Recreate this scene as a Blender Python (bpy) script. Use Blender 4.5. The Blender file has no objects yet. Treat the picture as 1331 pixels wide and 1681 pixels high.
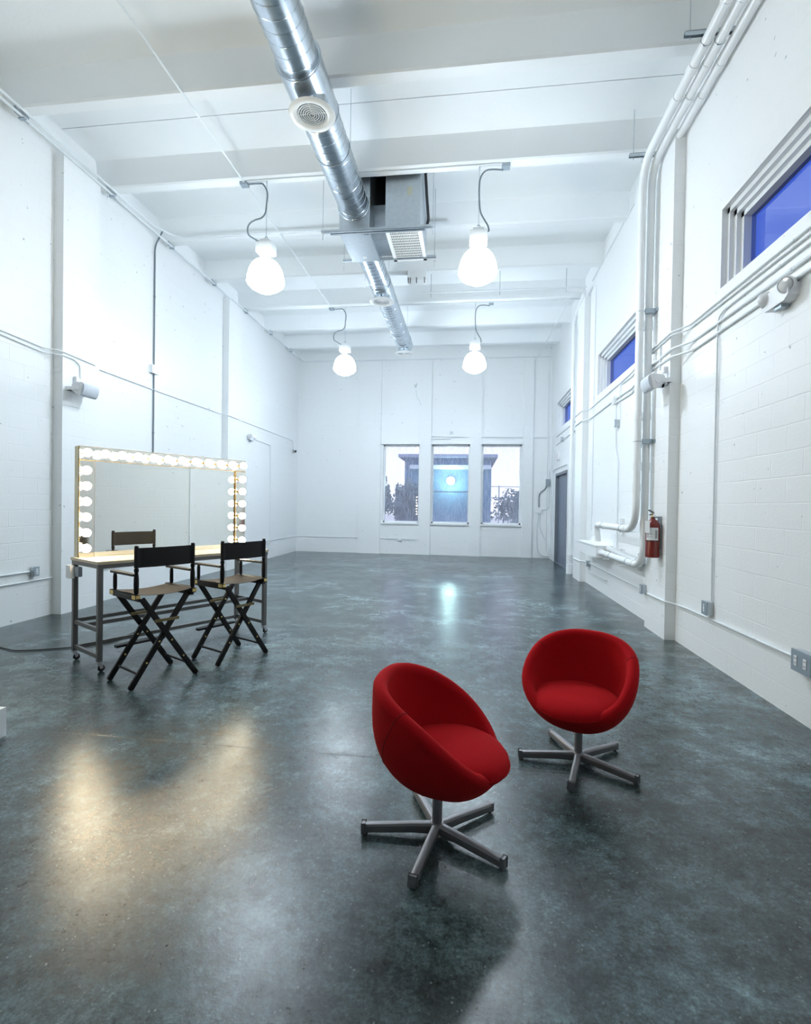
import bpy, bmesh, math, random
from math import pi, sin, cos, radians as R
from mathutils import Vector as V, Matrix
random.seed(7)

# ------------------------------------------------------------------ camera
CAM_H = 1.55
F_PX, YAW, PITCH, ROLL = 821.5, 0.12724, -0.01308, 0.01591
FW = V((-sin(YAW)*cos(PITCH), cos(YAW)*cos(PITCH), sin(PITCH)))
R0 = V((cos(YAW), sin(YAW), 0)); U0 = R0.cross(FW)
RT = R0*cos(ROLL)+U0*sin(ROLL); UP = -R0*sin(ROLL)+U0*cos(ROLL)
cam_data = bpy.data.cameras.new('camera')
cam = bpy.data.objects.new('camera', cam_data)
bpy.context.scene.collection.objects.link(cam)
cam_data.sensor_fit = 'VERTICAL'; cam_data.sensor_height = 24
cam_data.lens = 24*F_PX/1681
cam_data.clip_start = .05; cam_data.clip_end = 400
m = Matrix((RT, UP, -FW)).transposed().to_4x4(); m.translation = V((0, 0, CAM_H))
cam.matrix_world = m
S = bpy.context.scene
S.camera = cam
# ------------------------------------------------------------------ light + exposure
S.view_settings.view_transform = 'Standard'; S.view_settings.look = 'None'
S.view_settings.gamma = 1.0; S.view_settings.use_curve_mapping = False
S.view_settings.exposure = 0.0
LAMP_E = 40.0          # emission of the four high bay globes
LAMP_COL = (.78, .895, 1.0)
BULB_E = 104.0
BULB_COL = (1.0, .84, .56)
SKY_E = 1.6
world = bpy.data.worlds.new('dusk_sky'); S.world = world; world.use_nodes = True
wn = world.node_tree; wn.nodes.clear()
wo = wn.nodes.new('ShaderNodeOutputWorld'); bg = wn.nodes.new('ShaderNodeBackground')
tc = wn.nodes.new('ShaderNodeTexCoord'); sx = wn.nodes.new('ShaderNodeSeparateXYZ')
cr = wn.nodes.new('ShaderNodeValToRGB')
cr.color_ramp.elements[0].position = 0.0; cr.color_ramp.elements[0].color = (.90, .92, 1.0, 1)
cr.color_ramp.elements[1].position = .6; cr.color_ramp.elements[1].color = (.45, .52, .9, 1)
wn.links.new(tc.outputs['Generated'], sx.inputs[0]); wn.links.new(sx.outputs['Z'], cr.inputs[0])
wn.links.new(cr.outputs[0], bg.inputs[0]); bg.inputs[1].default_value = SKY_E
wn.links.new(bg.outputs[0], wo.inputs[0])
S.cycles.max_bounces = 12; S.cycles.diffuse_bounces = 6; S.cycles.glossy_bounces = 5
S.cycles.transparent_max_bounces = 12; S.cycles.sample_clamp_indirect = 6.0
S.cycles.caustics_reflective = False; S.cycles.caustics_refractive = False

# ------------------------------------------------------------------ helpers
COL = S.collection
def ray(px, py):
    return FW + RT*((px-665.5)/F_PX) - UP*((py-840.5)/F_PX)
def at(ax, val, px, py):
    """point of the plane (axis ax = val) seen at a pixel of the photograph"""
    v = ray(px, py); c = V((0, 0, CAM_H)); t = (val-c[ax])/v[ax]
    return c+v*t
def tag(o, label=None, cat=None, group=None, kind=None):
    if label: o['label'] = label
    if cat: o['category'] = cat
    if group: o['group'] = group
    if kind: o['kind'] = kind
    return o
def thing(name, label, cat, loc=(0, 0, 0), rotz=0, group=None):
    o = bpy.data.objects.new(name, None); COL.objects.link(o)
    o.location = loc; o.rotation_euler = (0, 0, rotz); o.empty_display_size = .1
    return tag(o, label, cat, group)
def copy_tree(o, parent=None):
    c = o.copy(); COL.objects.link(c)
    if parent: c.parent = parent
    for ch in list(o.children): copy_tree(ch, c)
    return c
def fillet(pts, r, n=6):
    pts = [V(p) for p in pts]; out = [pts[0]]
    for i in range(1, len(pts)-1):
        a, b, c = pts[i-1], pts[i], pts[i+1]
        u, w = (a-b), (c-b); lu, lw = u.length, w.length
        if lu < 1e-6 or lw < 1e-6: continue
        d = min(r, lu*.45, lw*.45); p0 = b+u/lu*d; p1 = b+w/lw*d
        for k in range(n+1):
            t = k/n; out.append(p0*(1-t)**2+b*2*t*(1-t)+p1*t*t)
    out.append(pts[-1]); return out
def smooth_path(pts, n=8):
    pts = [V(p) for p in pts]; P = [pts[0]]+pts+[pts[-1]]; out = []
    for i in range(1, len(P)-2):
        a, b, c, d = P[i-1:i+3]
        for k in range(n):
            t = k/n
            out.append(.5*((2*b)+(c-a)*t+(2*a-5*b+4*c-d)*t*t+(3*b-3*c+d-a)*t**3))
    out.append(pts[-1]); return out
class MB:
    def __init__(s): s.bm = bmesh.new()
    def box(s, a, b, bev=0):
        a, b = V(a), V(b); lo = V([min(a[i], b[i]) for i in range(3)]); hi = V([max(a[i], b[i]) for i in range(3)])
        r = bmesh.ops.create_cube(s.bm, size=1)
        for v in r['verts']:
            v.co = V([(lo[i]+hi[i])/2+v.co[i]*(hi[i]-lo[i]) for i in range(3)])
        if bev:
            es = list({e for v in r['verts'] for e in v.link_edges})
            bmesh.ops.bevel(s.bm, geom=es, offset=bev, segments=2, affect='EDGES', profile=.7)
        return s
    def bar(s, p0, p1, w, h, up=(0, 0, 1), bev=0):
        """rectangular bar between two points, w across, h along up"""
        p0, p1 = V(p0), V(p1); d = (p1-p0); L = d.length; d.normalize()
        side = d.cross(V(up)); side.normalize(); u = side.cross(d)
        r = bmesh.ops.create_cube(s.bm, size=1); M = Matrix((side*w, d*L, u*h)).transposed()
        for v in r['verts']: v.co = M@v.co+(p0+p1)/2
        if bev:
            es = list({e for v in r['verts'] for e in v.link_edges})
            bmesh.ops.bevel(s.bm, geom=es, offset=bev, segments=2, affect='EDGES', profile=.7)
        return s
    def tube(s, path, r, n=10, cap=True):
        path = [V(p) for p in path]; q = [path[0]]
        for p in path[1:]:
            if (p-q[-1]).length > 1e-5: q.append(p)
        path = q; rings = []; t0 = (path[1]-path[0]).normalized()
        a = V((0, 0, 1)) if abs(t0.z) < .9 else V((1, 0, 0)); nrm = t0.cross(a).normalized()
        for i, p in enumerate(path):
            if i == 0: t = t0
            elif i == len(path)-1: t = (path[i]-path[i-1]).normalized()
            else: t = ((path[i+1]-path[i]).normalized()+(path[i]-path[i-1]).normalized()).normalized()
            nrm = (nrm-t*nrm.dot(t)).normalized(); b = t.cross(nrm)
            rr = r[i] if isinstance(r, (list, tuple)) else r
            rings.append([s.bm.verts.new(p+(nrm*cos(2*pi*k/n)+b*sin(2*pi*k/n))*rr) for k in range(n)])
        for i in range(len(rings)-1):
            for k in range(n):
                s.bm.faces.new((rings[i][k], rings[i][(k+1) % n], rings[i+1][(k+1) % n], rings[i+1][k]))
        if cap:
            s.bm.faces.new(rings[0][::-1]); s.bm.faces.new(rings[-1])
        return s
    def cyl(s, p0, p1, r, n=16): return s.tube([p0, p1], r, n)
    def lathe(s, prof, c=(0, 0, 0), n=32, axis=(0, 0, 1), closed=False):
        """profile of (radius, height) turned round an axis through c"""
        ax = V(axis).normalized(); a = V((1, 0, 0)) if abs(ax.x) < .9 else V((0, 1, 0))
        u = ax.cross(a).normalized(); w = ax.cross(u); c = V(c); rings = []
        for r, h in prof:
            if r < 1e-6: rings.append([s.bm.verts.new(c+ax*h)])
            else: rings.append([s.bm.verts.new(c+ax*h+(u*cos(2*pi*k/n)+w*sin(2*pi*k/n))*r) for k in range(n)])
        pairs = list(zip(rings, rings[1:]))
        if closed: pairs.append((rings[-1], rings[0]))
        for A, B in pairs:
            for k in range(n):
                a0, a1 = A[k % len(A)], A[(k+1) % len(A)]; b0, b1 = B[k % len(B)], B[(k+1) % len(B)]
                f = []
                for x in (a0, a1, b1, b0):
                    if x not in f: f.append(x)
                if len(f) > 2:
                    try: s.bm.faces.new(f)
                    except ValueError: pass
        return s
    def torus(s, c, Rr, r, axis=(0, 0, 1), n=32, k=8):
        return s.lathe([(Rr+r*cos(2*pi*i/k), r*sin(2*pi*i/k)) for i in range(k)], c, n, axis, closed=True)
    def prism(s, poly, axis, a0, a1):
        """polygon in the two remaining axes extruded along axis"""
        def mk(p, t):
            c = list(p); c.insert(axis, t); return s.bm.verts.new(c)
        A = [mk(p, a0) for p in poly]; B = [mk(p, a1) for p in poly]; n = len(poly)
        for i in range(n): s.bm.faces.new((A[i], A[(i+1) % n], B[(i+1) % n], B[i]))
        s.bm.faces.new(A[::-1]); s.bm.faces.new(B); return s
    def build(s, name, mat, parent=None, world=False, smooth=None, xf=None):
        bm = s.bm
        if xf is not None: bmesh.ops.transform(bm, matrix=xf, verts=bm.verts)
        bmesh.ops.recalc_face_normals(bm, faces=bm.faces)
        me = bpy.data.meshes.new(name); bm.to_mesh(me); bm.free()
        if smooth is not None:
            for pl in me.polygons: pl.use_smooth = True
            if smooth < 180: me.set_sharp_from_angle(angle=R(smooth))
        me.materials.append(mat)
        o = bpy.data.objects.new(name, me); COL.objects.link(o)
        if parent is not None:
            o.parent = parent
            if world: o.location = -parent.location
        return o
# ------------------------------------------------------------------ materials
def nmat(name):
    mt = bpy.data.materials.new(name); mt.use_nodes = True; nt = mt.node_tree; nt.nodes.clear()
    out = nt.nodes.new('ShaderNodeOutputMaterial'); b = nt.nodes.new('ShaderNodeBsdfPrincipled')
    nt.links.new(b.outputs[0], out.inputs[0]); return mt, nt, b, out
def simple(name, col, rough=.5, metal=0, bump=0, bscale=60, var=0, vscale=8, spec=.5, sheen=0):
    mt, nt, b, out = nmat(name)
    b.inputs['Base Color'].default_value = (*col, 1); b.inputs['Roughness'].default_value = rough
    b.inputs['Metallic'].default_value = metal; b.inputs['Specular IOR Level'].default_value = spec
    if sheen: b.inputs['Sheen Weight'].default_value = sheen; b.inputs['Sheen Tint'].default_value = (*col, 1)
    tcn = nt.nodes.new('ShaderNodeTexCoord')
    nz = nt.nodes.new('ShaderNodeTexNoise'); nt.links.new(tcn.outputs['Object'], nz.inputs['Vector'])
    nz.inputs['Scale'].default_value = vscale; nz.inputs['Detail'].default_value = 5
    if var:
        mx = nt.nodes.new('ShaderNodeMix'); mx.data_type = 'RGBA'
        mx.inputs[6].default_value = (*[c*(1-var) for c in col], 1); mx.inputs[7].default_value = (*[min(1, c*(1+var)) for c in col], 1)
        nt.links.new(nz.outputs[0], mx.inputs[0]); nt.links.new(mx.outputs[2], b.inputs['Base Color'])
    if bump:
        n2 = nt.nodes.new('ShaderNodeTexNoise'); nt.links.new(tcn.outputs['Object'], n2.inputs['Vector'])
        n2.inputs['Scale'].default_value = bscale; n2.inputs['Detail'].default_value = 4
        bp = nt.nodes.new('ShaderNodeBump'); bp.inputs['Strength'].default_value = bump; bp.inputs['Distance'].default_value = .01
        nt.links.new(n2.outputs[0], bp.inputs['Height']); nt.links.new(bp.outputs[0], b.inputs['Normal'])
    return mt
def emis(name, col, e, base=(.9, .9, .9)):
    mt, nt, b, out = nmat(name)
    b.inputs['Base Color'].default_value = (*base, 1); b.inputs['Roughness'].default_value = .3
    b.inputs['Emission Color'].default_value = (*col, 1); b.inputs['Emission Strength'].default_value = e
    return mt
def block_mat(name, horiz):
    """painted concrete block: running bond joints only as relief; horiz = world axis running along the wall"""
    mt, nt, b, out = nmat(name); L = nt.links
    tcn = nt.nodes.new('ShaderNodeTexCoord'); sp = nt.nodes.new('ShaderNodeSeparateXYZ'); cb = nt.nodes.new('ShaderNodeCombineXYZ')
    L.new(tcn.outputs['Object'], sp.inputs[0]); L.new(sp.outputs['XYZ'[horiz]], cb.inputs[0]); L.new(sp.outputs['Z'], cb.inputs[1])
    dn = nt.nodes.new('ShaderNodeTexNoise'); dn.inputs['Scale'].default_value = 2.2; L.new(tcn.outputs['Object'], dn.inputs['Vector'])
    av = nt.nodes.new('ShaderNodeVectorMath'); av.operation = 'MULTIPLY_ADD'
    L.new(dn.outputs['Color'], av.inputs[0]); av.inputs[1].default_value = (.018, .018, 0); L.new(cb.outputs[0], av.inputs[2])
    bk = nt.nodes.new('ShaderNodeTexBrick'); L.new(av.outputs[0], bk.inputs['Vector'])
    bk.inputs['Scale'].default_value = 1; bk.inputs['Brick Width'].default_value = .405; bk.inputs['Row Height'].default_value = .203
    bk.inputs['Mortar Size'].default_value = .006; bk.inputs['Mortar Smooth'].default_value = .8; bk.inputs['Bias'].default_value = 0
    n1 = nt.nodes.new('ShaderNodeTexNoise'); n1.inputs['Scale'].default_value = 55; n1.inputs['Detail'].default_value = 5; L.new(tcn.outputs['Object'], n1.inputs['Vector'])
    n3 = nt.nodes.new('ShaderNodeTexNoise'); n3.inputs['Scale'].default_value = 1.3; n3.inputs['Detail'].default_value = 3; L.new(tcn.outputs['Object'], n3.inputs['Vector'])
    # joints are partly filled with paint: their depth comes and goes
    jm = nt.nodes.new('ShaderNodeMapRange'); jm.inputs[1].default_value = .35; jm.inputs[2].default_value = .65; L.new(n3.outputs[0], jm.inputs[0])
    j2 = nt.nodes.new('ShaderNodeMath'); j2.operation = 'MULTIPLY'; L.new(bk.outputs['Fac'], j2.inputs[0]); L.new(jm.outputs[0], j2.inputs[1])
    ht = nt.nodes.new('ShaderNodeMath'); ht.operation = 'MULTIPLY_ADD'; L.new(j2.outputs[0], ht.inputs[0]); ht.inputs[1].default_value = -1.0
    hn = nt.nodes.new('ShaderNodeMath'); hn.operation = 'MULTIPLY'; hn.inputs[1].default_value = .35; L.new(n1.outputs[0], hn.inputs[0]); L.new(hn.outputs[0], ht.inputs[2])
    bp = nt.nodes.new('ShaderNodeBump'); bp.inputs['Strength'].default_value = .42; bp.inputs['Distance'].default_value = .008
    L.new(ht.outputs[0], bp.inputs['Height']); L.new(bp.outputs[0], b.inputs['Normal'])
    # small scuffs and pinholes in the paint
    n2 = nt.nodes.new('ShaderNodeTexNoise'); n2.inputs['Scale'].default_value = 14; n2.inputs['Detail'].default_value = 3; L.new(tcn.outputs['Object'], n2.inputs['Vector'])
    rp = nt.nodes.new('ShaderNodeValToRGB'); rp.color_ramp.elements[0].position = .255; rp.color_ramp.elements[0].color = (.42, .47, .5, 1)
    rp.color_ramp.elements[1].position = .275; rp.color_ramp.elements[1].color = (.86, .875, .88, 1); L.new(n2.outputs[0], rp.inputs[0])
    L.new(rp.outputs[0], b.inputs['Base Color']); b.inputs['Roughness'].default_value = .42
    return mt
M = {}
M['block_side'] = block_mat('painted_block_side', 1)
M['block_back'] = block_mat('painted_block_back', 0)
M['plaster'] = simple('painted_concrete', (.86, .875, .88), .5, bump=.25, bscale=30, var=.015)
M['ceiling'] = simple('painted_ceiling', (.84, .87, .88), .55, bump=.2, bscale=22, var=.02, vscale=2)
M['wpaint'] = simple('white_gloss_paint', (.84, .86, .87), .32, bump=.1, bscale=40)
M['wconduit'] = simple('white_painted_conduit', (.78, .82, .84), .35)
M['wplastic'] = simple('white_plastic', (.82, .83, .86), .35)
M['grille_cloth'] = simple('speaker_grille', (.62, .66, .72), .6, bump=.5, bscale=500)
M['galv'] = simple('galvanised_sheet', (.60, .66, .72), .27, 1, var=.16, vscale=14)
M['galv_dull'] = simple('galvanised_dull', (.55, .60, .64), .42, 1, var=.12, vscale=20)
M['steel'] = simple('brushed_steel', (.62, .62, .64), .36, .9)
M['silver_paint'] = simple('silver_painted_steel', (.23, .225, .235), .42, .5)
M['frame_grey'] = simple('grey_painted_tube', (.16, .155, .15), .42, .35)
M['flex'] = simple('grey_flexible_conduit', (.20, .24, .27), .45, .3, bump=.6, bscale=160)
M['boxgrey'] = simple('grey_steel_box', (.36, .42, .47), .4, .5)
M['black_wood'] = simple('black_lacquered_wood', (.005, .004, .004), .45, var=.2, spec=.3)
M['canvas_black'] = simple('black_canvas', (.008, .007, .007), .9, bump=.3, bscale=400)
M['canvas_brown'] = simple('dark_brown_canvas', (.012, .008, .0065), .85, bump=.3, bscale=400, var=.2, vscale=40)
M['aged_brass'] = simple('aged_brass', (.20, .16, .08), .4, .8)
M['brass'] = simple('brass', (.72, .55, .22), .35, 1)
M['black_rubber'] = simple('black_rubber', (.012, .012, .013), .6)
M['black_plastic'] = simple('black_plastic', (.01, .01, .011), .35)
M['ext_red'] = simple('extinguisher_red', (.16, .013, .008), .28)
M['label_white'] = simple('paper_label', (.75, .77, .78), .6)
M['ink'] = simple('printed_ink', (.03, .03, .035), .6)
M['chrome'] = simple('chrome', (.8, .8, .8), .12, 1)
M['mirror'] = simple('mirror_glass', (.90, .94, .94), .0, 1)
M['chrome_bar'] = simple('polished_light_bar', (.88, .88, .85), .08, 1)
M['bronze'] = simple('bronze_edge', (.12, .085, .04), .4, .6)
M['cream'] = simple('cream_painted_wood', (.80, .74, .52), .5)
M['socket'] = simple('lamp_socket', (.10, .075, .03), .4, .6)
M['door_paint'] = simple('blue_grey_door', (.17, .21, .28), .4, .2, var=.1)
M['door_frame'] = simple('grey_door_frame', (.20, .22, .25), .45, .2)
M['alu'] = simple('window_aluminium', (.70, .72, .72), .4, .3)
M['darkgap'] = simple('dark_joint', (.03, .04, .045), .8)
M['black_hose'] = simple('black_insulation', (.01, .012, .014), .7)
M['dark_inside'] = simple('dark_opening', (.02, .022, .025), .8)
M['table_wood'] = simple('bleached_wood_top', (.55, .47, .34), .35, var=.22, vscale=6)
M['grille_white'] = simple('white_grille', (.84, .85, .84), .4)
M['lamp'] = emis('lit_globe', LAMP_COL, LAMP_E)
M['lamp_lens'] = emis('lit_lens', LAMP_COL, LAMP_E*3.0)
M['bulb'] = emis('lit_vanity_bulb', BULB_COL, BULB_E)
# red felt
def felt():
    mt, nt, b, out = nmat('red_wool_felt'); L = nt.links
    tcn = nt.nodes.new('ShaderNodeTexCoord')
    n1 = nt.nodes.new('ShaderNodeTexNoise'); n1.inputs['Scale'].default_value = 260; n1.inputs['Detail'].default_value = 4; L.new(tcn.outputs['Object'], n1.inputs['Vector'])
    n2 = nt.nodes.new('ShaderNodeTexNoise'); n2.inputs['Scale'].default_value = 7; L.new(tcn.outputs['Object'], n2.inputs['Vector'])
    mx = nt.nodes.new('ShaderNodeMix'); mx.data_type = 'RGBA'; mx.inputs[6].default_value = (.33, .003, .006, 1); mx.inputs[7].default_value = (.47, .006, .012, 1)
    L.new(n1.outputs[0], mx.inputs[0]); L.new(mx.outputs[2], b.inputs['Base Color'])
    b.inputs['Roughness'].default_value = .95; b.inputs['Specular IOR Level'].default_value = .12
    b.inputs['Sheen Weight'].default_value = .15; b.inputs['Sheen Tint'].default_value = (1, .1, .06, 1); b.inputs['Sheen Roughness'].default_value = .5
    bp = nt.nodes.new('ShaderNodeBump'); bp.inputs['Strength'].default_value = .25; bp.inputs['Distance'].default_value = .003
    L.new(n1.outputs[0], bp.inputs['Height']); L.new(bp.outputs[0], b.inputs['Normal']); return mt
M['felt'] = felt()
M['seam'] = simple('dark_red_thread', (.16, .004, .005), .9)
# polished concrete
def concrete():
    mt, nt, b, out = nmat('polished_concrete'); L = nt.links
    tcn = nt.nodes.new('ShaderNodeTexCoord'); P = tcn.outputs['Object']
    def noise(sc, det=6, rough=.6, dist=0):
        n = nt.nodes.new('ShaderNodeTexNoise'); n.inputs['Scale'].default_value = sc; n.inputs['Detail'].default_value = det
        n.inputs['Roughness'].default_value = rough; n.inputs['Distortion'].default_value = dist; L.new(P, n.inputs['Vector']); return n
    def ramp(src, stops):
        r = nt.nodes.new('ShaderNodeValToRGB'); e = r.color_ramp.elements
        e[0].position, e[0].color = stops[0][0], (*stops[0][1], 1); e[1].position, e[1].color = stops[1][0], (*stops[1][1], 1)
        for p, c in stops[2:]:
            q = e.new(p); q.color = (*c, 1)
        L.new(src, r.inputs[0]); return r
    def mix(f, a, c, mode='MIX'):
        x = nt.nodes.new('ShaderNodeMix'); x.data_type = 'RGBA'; x.blend_type = mode
        for sck, v in ((0, f), (6, a), (7, c)):
            if isinstance(v, (int, float)): x.inputs[sck].default_value = v
            elif isinstance(v, tuple): x.inputs[sck].default_value = (*v, 1)
            else: L.new(v, x.inputs[sck])
        return x.outputs[2]
    big = noise(.7, 9, .70); mid = noise(3.6, 9, .74); fine = noise(30, 6, .75)
    c = ramp(big.outputs[0], [(.34, (.022, .032, .033)), (.66, (.140, .196, .216)), (.5, (.064, .093, .101))]).outputs[0]
    m1 = ramp(mid.outputs[0], [(.36, (.40, .40, .37)), (.64, (1.5, 1.52, 1.52))]).outputs[0]
    c = mix(1.0, c, m1, 'MULTIPLY')
    m2 = ramp(fine.outputs[0], [(.33, (.50, .50, .48)), (.68, (1.5, 1.5, 1.5))]).outputs[0]
    c = mix(.85, c, m2, 'MULTIPLY')
    grit = noise(75, 4, .8); m3 = ramp(grit.outputs[0], [(.36, (.45, .45, .44)), (.64, (1.5, 1.5, 1.5))])
    c = mix(.8, c, m3.outputs[0], 'MULTIPLY')
    dk = noise(9, 7, .8); m4 = ramp(dk.outputs[0], [(.34, (.30, .30, .28)), (.52, (1.05, 1.05, 1.05))])
    c = mix(.9, c, m4.outputs[0], 'MULTIPLY')
    # brown stains
    st = noise(.55, 5, .6, .6); sm = ramp(st.outputs[0], [(.56, (0, 0, 0)), (.72, (1, 1, 1))])
    c = mix(sm.outputs[0], c, mix(1.0, c, (.78, .66, .58), 'MULTIPLY'))
    # pale grit specks
    vo = nt.nodes.new('ShaderNodeTexVoronoi'); vo.inputs['Scale'].default_value = 36; L.new(P, vo.inputs['Vector'])
    pk = noise(14, 4, .7); 
    sp = ramp(vo.outputs['Distance'], [(.08, (1, 1, 1)), (.20, (0, 0, 0))]); pm = ramp(pk.outputs[0], [(.45, (0, 0, 0)), (.62, (1, 1, 1))])
    k = nt.nodes.new('ShaderNodeMath'); k.operation = 'MULTIPLY'; L.new(sp.outputs[0], k.inputs[0]); L.new(pm.outputs[0], k.inputs[1])
    k2 = nt.nodes.new('ShaderNodeMath'); k2.operation = 'MULTIPLY'; L.new(k.outputs[0], k2.inputs[0]); k2.inputs[1].default_value = .75
    c = mix(k2.outputs[0], c, (.26, .32, .33))
    # dark pits
    v2 = nt.nodes.new('ShaderNodeTexVoronoi'); v2.inputs['Scale'].default_value = 9; L.new(P, v2.inputs['Vector'])
    s2 = ramp(v2.outputs['Distance'], [(.045, (1, 1, 1)), (.08, (0, 0, 0))])
    c = mix(s2.outputs[0], c, (.03, .033, .033))
    # sawn joint lines across the slab, every 6 m, slightly wavering
    spx = nt.nodes.new('ShaderNodeSeparateXYZ'); L.new(P, spx.inputs[0]); wv = noise(1.5, 2)
    y1 = nt.nodes.new('ShaderNodeMath'); y1.operation = 'MULTIPLY_ADD'; L.new(wv.outputs[0], y1.inputs[0]); y1.inputs[1].default_value = .03; L.new(spx.outputs['Y'], y1.inputs[2])
    y2 = nt.nodes.new('ShaderNodeMath'); y2.operation = 'ADD'; L.new(y1.outputs[0], y2.inputs[0]); y2.inputs[1].default_value = -3.018
    y3 = nt.nodes.new('ShaderNodeMath'); y3.operation = 'PINGPONG'; L.new(y2.outputs[0], y3.inputs[0]); y3.inputs[1].default_value = 6.2
    jl = ramp(y3.outputs[0], [(.0, (1, 1, 1)), (.0060, (0, 0, 0))])
    c = mix(jl.outputs[0], c, (.012, .013, .013))
    L.new(c, b.inputs['Base Color'])
    rg = ramp(mid.outputs[0], [(.3, (.28, .28, .28)), (.7, (.17, .17, .17))]); L.new(rg.outputs[0], b.inputs['Roughness'])
    b.inputs['Specular IOR Level'].default_value = .46
    h1 = nt.nodes.new('ShaderNodeMath'); h1.operation = 'MULTIPLY_ADD'; L.new(k.outputs[0], h1.inputs[0]); h1.inputs[1].default_value = .5; L.new(fine.outputs[0], h1.inputs[2])
    h2 = nt.nodes.new('ShaderNodeMath'); h2.operation = 'MULTIPLY_ADD'; L.new(jl.outputs[0], h2.inputs[0]); h2.inputs[1].default_value = -1; L.new(h1.outputs[0], h2.inputs[2])
    bp = nt.nodes.new('ShaderNodeBump'); bp.inputs['Strength'].default_value = .20; bp.inputs['Distance'].default_value = .005
    L.new(h2.outputs[0], bp.inputs['Height']); L.new(bp.outputs[0], b.inputs['Normal']); return mt
M['concrete'] = concrete()
def pane_mat(name, tint, gloss, streak):
    mt = bpy.data.materials.new(name); mt.use_nodes = True; nt = mt.node_tree; nt.nodes.clear(); L = nt.links
    out = nt.nodes.new('ShaderNodeOutputMaterial'); tr = nt.nodes.new('ShaderNodeBsdfTransparent'); tr.inputs[0].default_value = (*tint, 1)
    gl = nt.nodes.new('ShaderNodeBsdfGlossy'); gl.inputs['Roughness'].default_value = .02; gl.inputs[0].default_value = (1, 1, 1, 1)
    fr = nt.nodes.new('ShaderNodeFresnel'); fr.inputs[0].default_value = 1.5
    ml = nt.nodes.new('ShaderNodeMath'); ml.operation = 'MULTIPLY'; ml.inputs[1].default_value = gloss; L.new(fr.outputs[0], ml.inputs[0])
    mx = nt.nodes.new('ShaderNodeMixShader'); L.new(ml.outputs[0], mx.inputs[0]); L.new(tr.outputs[0], mx.inputs[1]); L.new(gl.outputs[0], mx.inputs[2])
    last = mx
    if streak:
        tcn = nt.nodes.new('ShaderNodeTexCoord'); mp = nt.nodes.new('ShaderNodeMapping'); mp.inputs['Scale'].default_value = (30, 1, 3.2)
        L.new(tcn.outputs['Object'], mp.inputs[0]); nz = nt.nodes.new('ShaderNodeTexNoise'); nz.inputs['Scale'].default_value = 1.6
        nz.inputs['Detail'].default_value = 8; nz.inputs['Roughness'].default_value = .75; L.new(mp.outputs[0], nz.inputs['Vector'])
        rp = nt.nodes.new('ShaderNodeMapRange'); rp.inputs[1].default_value = .42; rp.inputs[2].default_value = .72
        rp.inputs[3].default_value = .22; rp.inputs[4].default_value = streak; L.new(nz.outputs[0], rp.inputs[0])
        tl = nt.nodes.new('ShaderNodeBsdfTranslucent'); tl.inputs[0].default_value = (.95, .96, 1, 1)
        m2 = nt.nodes.new('ShaderNodeMixShader'); L.new(rp.outputs[0], m2.inputs[0]); L.new(mx.outputs[0], m2.inputs[1]); L.new(tl.outputs[0], m2.inputs[2]); last = m2
    L.new(last.outputs[0], out.inputs[0]); return mt
M['pane_rain'] = pane_mat('rain_streaked_glass', (.95, .97, 1), 1.3, .65)
M['pane_blue'] = pane_mat('blue_tinted_glass', (.032, .105, .48), .2, 0)

# ------------------------------------------------------------------ room shell
XL, XR, YB, YF, ZS, ZR = -5.6, 2.44, 15.8, -9.0, 6.60, 6.22
TL, TR = .14, .12   # how far the piers stand proud
MB().box((XL-.3, YF-.3, -.2), (XR+.3, YB+.15, 0)).build('floor', M['concrete'])['kind'] = 'structure'
# ceiling: double tee planks, stems at RY, open joints between planks
RY = [5.46+1.53*k for k in range(-9, 7)]
def ceiling_profile():
    pts = []
    for k, y in enumerate(RY):
        w, wb = .13, .078
        pts += [(y-w-.05, ZS), (y-w-.015, ZS-.012), (y-w, ZS-.05), (y-wb-.01, ZR+.02), (y-wb+.012, ZR), (y+wb-.012, ZR), (y+wb+.01, ZR+.02), (y+w, ZS-.05), (y+w+.015, ZS-.012), (y+w+.05, ZS)]
        if (k-9) % 2 == 0:      # joint between two planks
            j = y+.76; pts += [(j-.006, ZS), (j-.006, ZS+.05), (j+.006, ZS+.05), (j+.006, ZS)]
    return pts
prof = [(YF-.3, ZS)]+[p for p in ceiling_profile() if YF-.3 < p[0] < YB+.2]+[(YB+.2, ZS), (YB+.2, ZS+.3), (YF-.3, ZS+.3)]
c_ = MB().prism(prof, 0, XL-.3, XR+.3).build('ceiling', M['ceiling'], smooth=35); c_['kind'] = 'structure'

def wall_with_holes(axis, val, thick, a0, a1, z0, z1, holes, mb):
    """boxes filling a wall plane (axis=const) around rectangular holes [(lo,hi,zlo,zhi)] sorted, not overlapping"""
    def bx(lo, hi, zl, zh):
        if hi-lo < 1e-4 or zh-zl < 1e-4: return
        if axis == 0: mb.box((val, lo, zl), (val+thick, hi, zh))
        else: mb.box((lo, val, zl), (hi, val+thick, zh))
    cur = a0
    for lo, hi, zl, zh in sorted(holes):
        bx(cur, lo, z0, z1); bx(lo, hi, z0, zl); bx(lo, hi, zh, z1); cur = hi
    bx(cur, a1, z0, z1)
PY = [-7.65, -3.0, 1.65, 6.28, 10.93]      # near faces of the piers on both side walls
# left wall
mb = MB(); mb.box((XL-.3, YF-.3, -.2), (XL, YB+.2, ZS+.2))
for y in PY: mb.box((XL-.05, y-.17, -.1), (XL+TL, y+.50, ZR-.03))
mb.build('wall_left', M['block_side'])['kind'] = 'structure'
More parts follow.
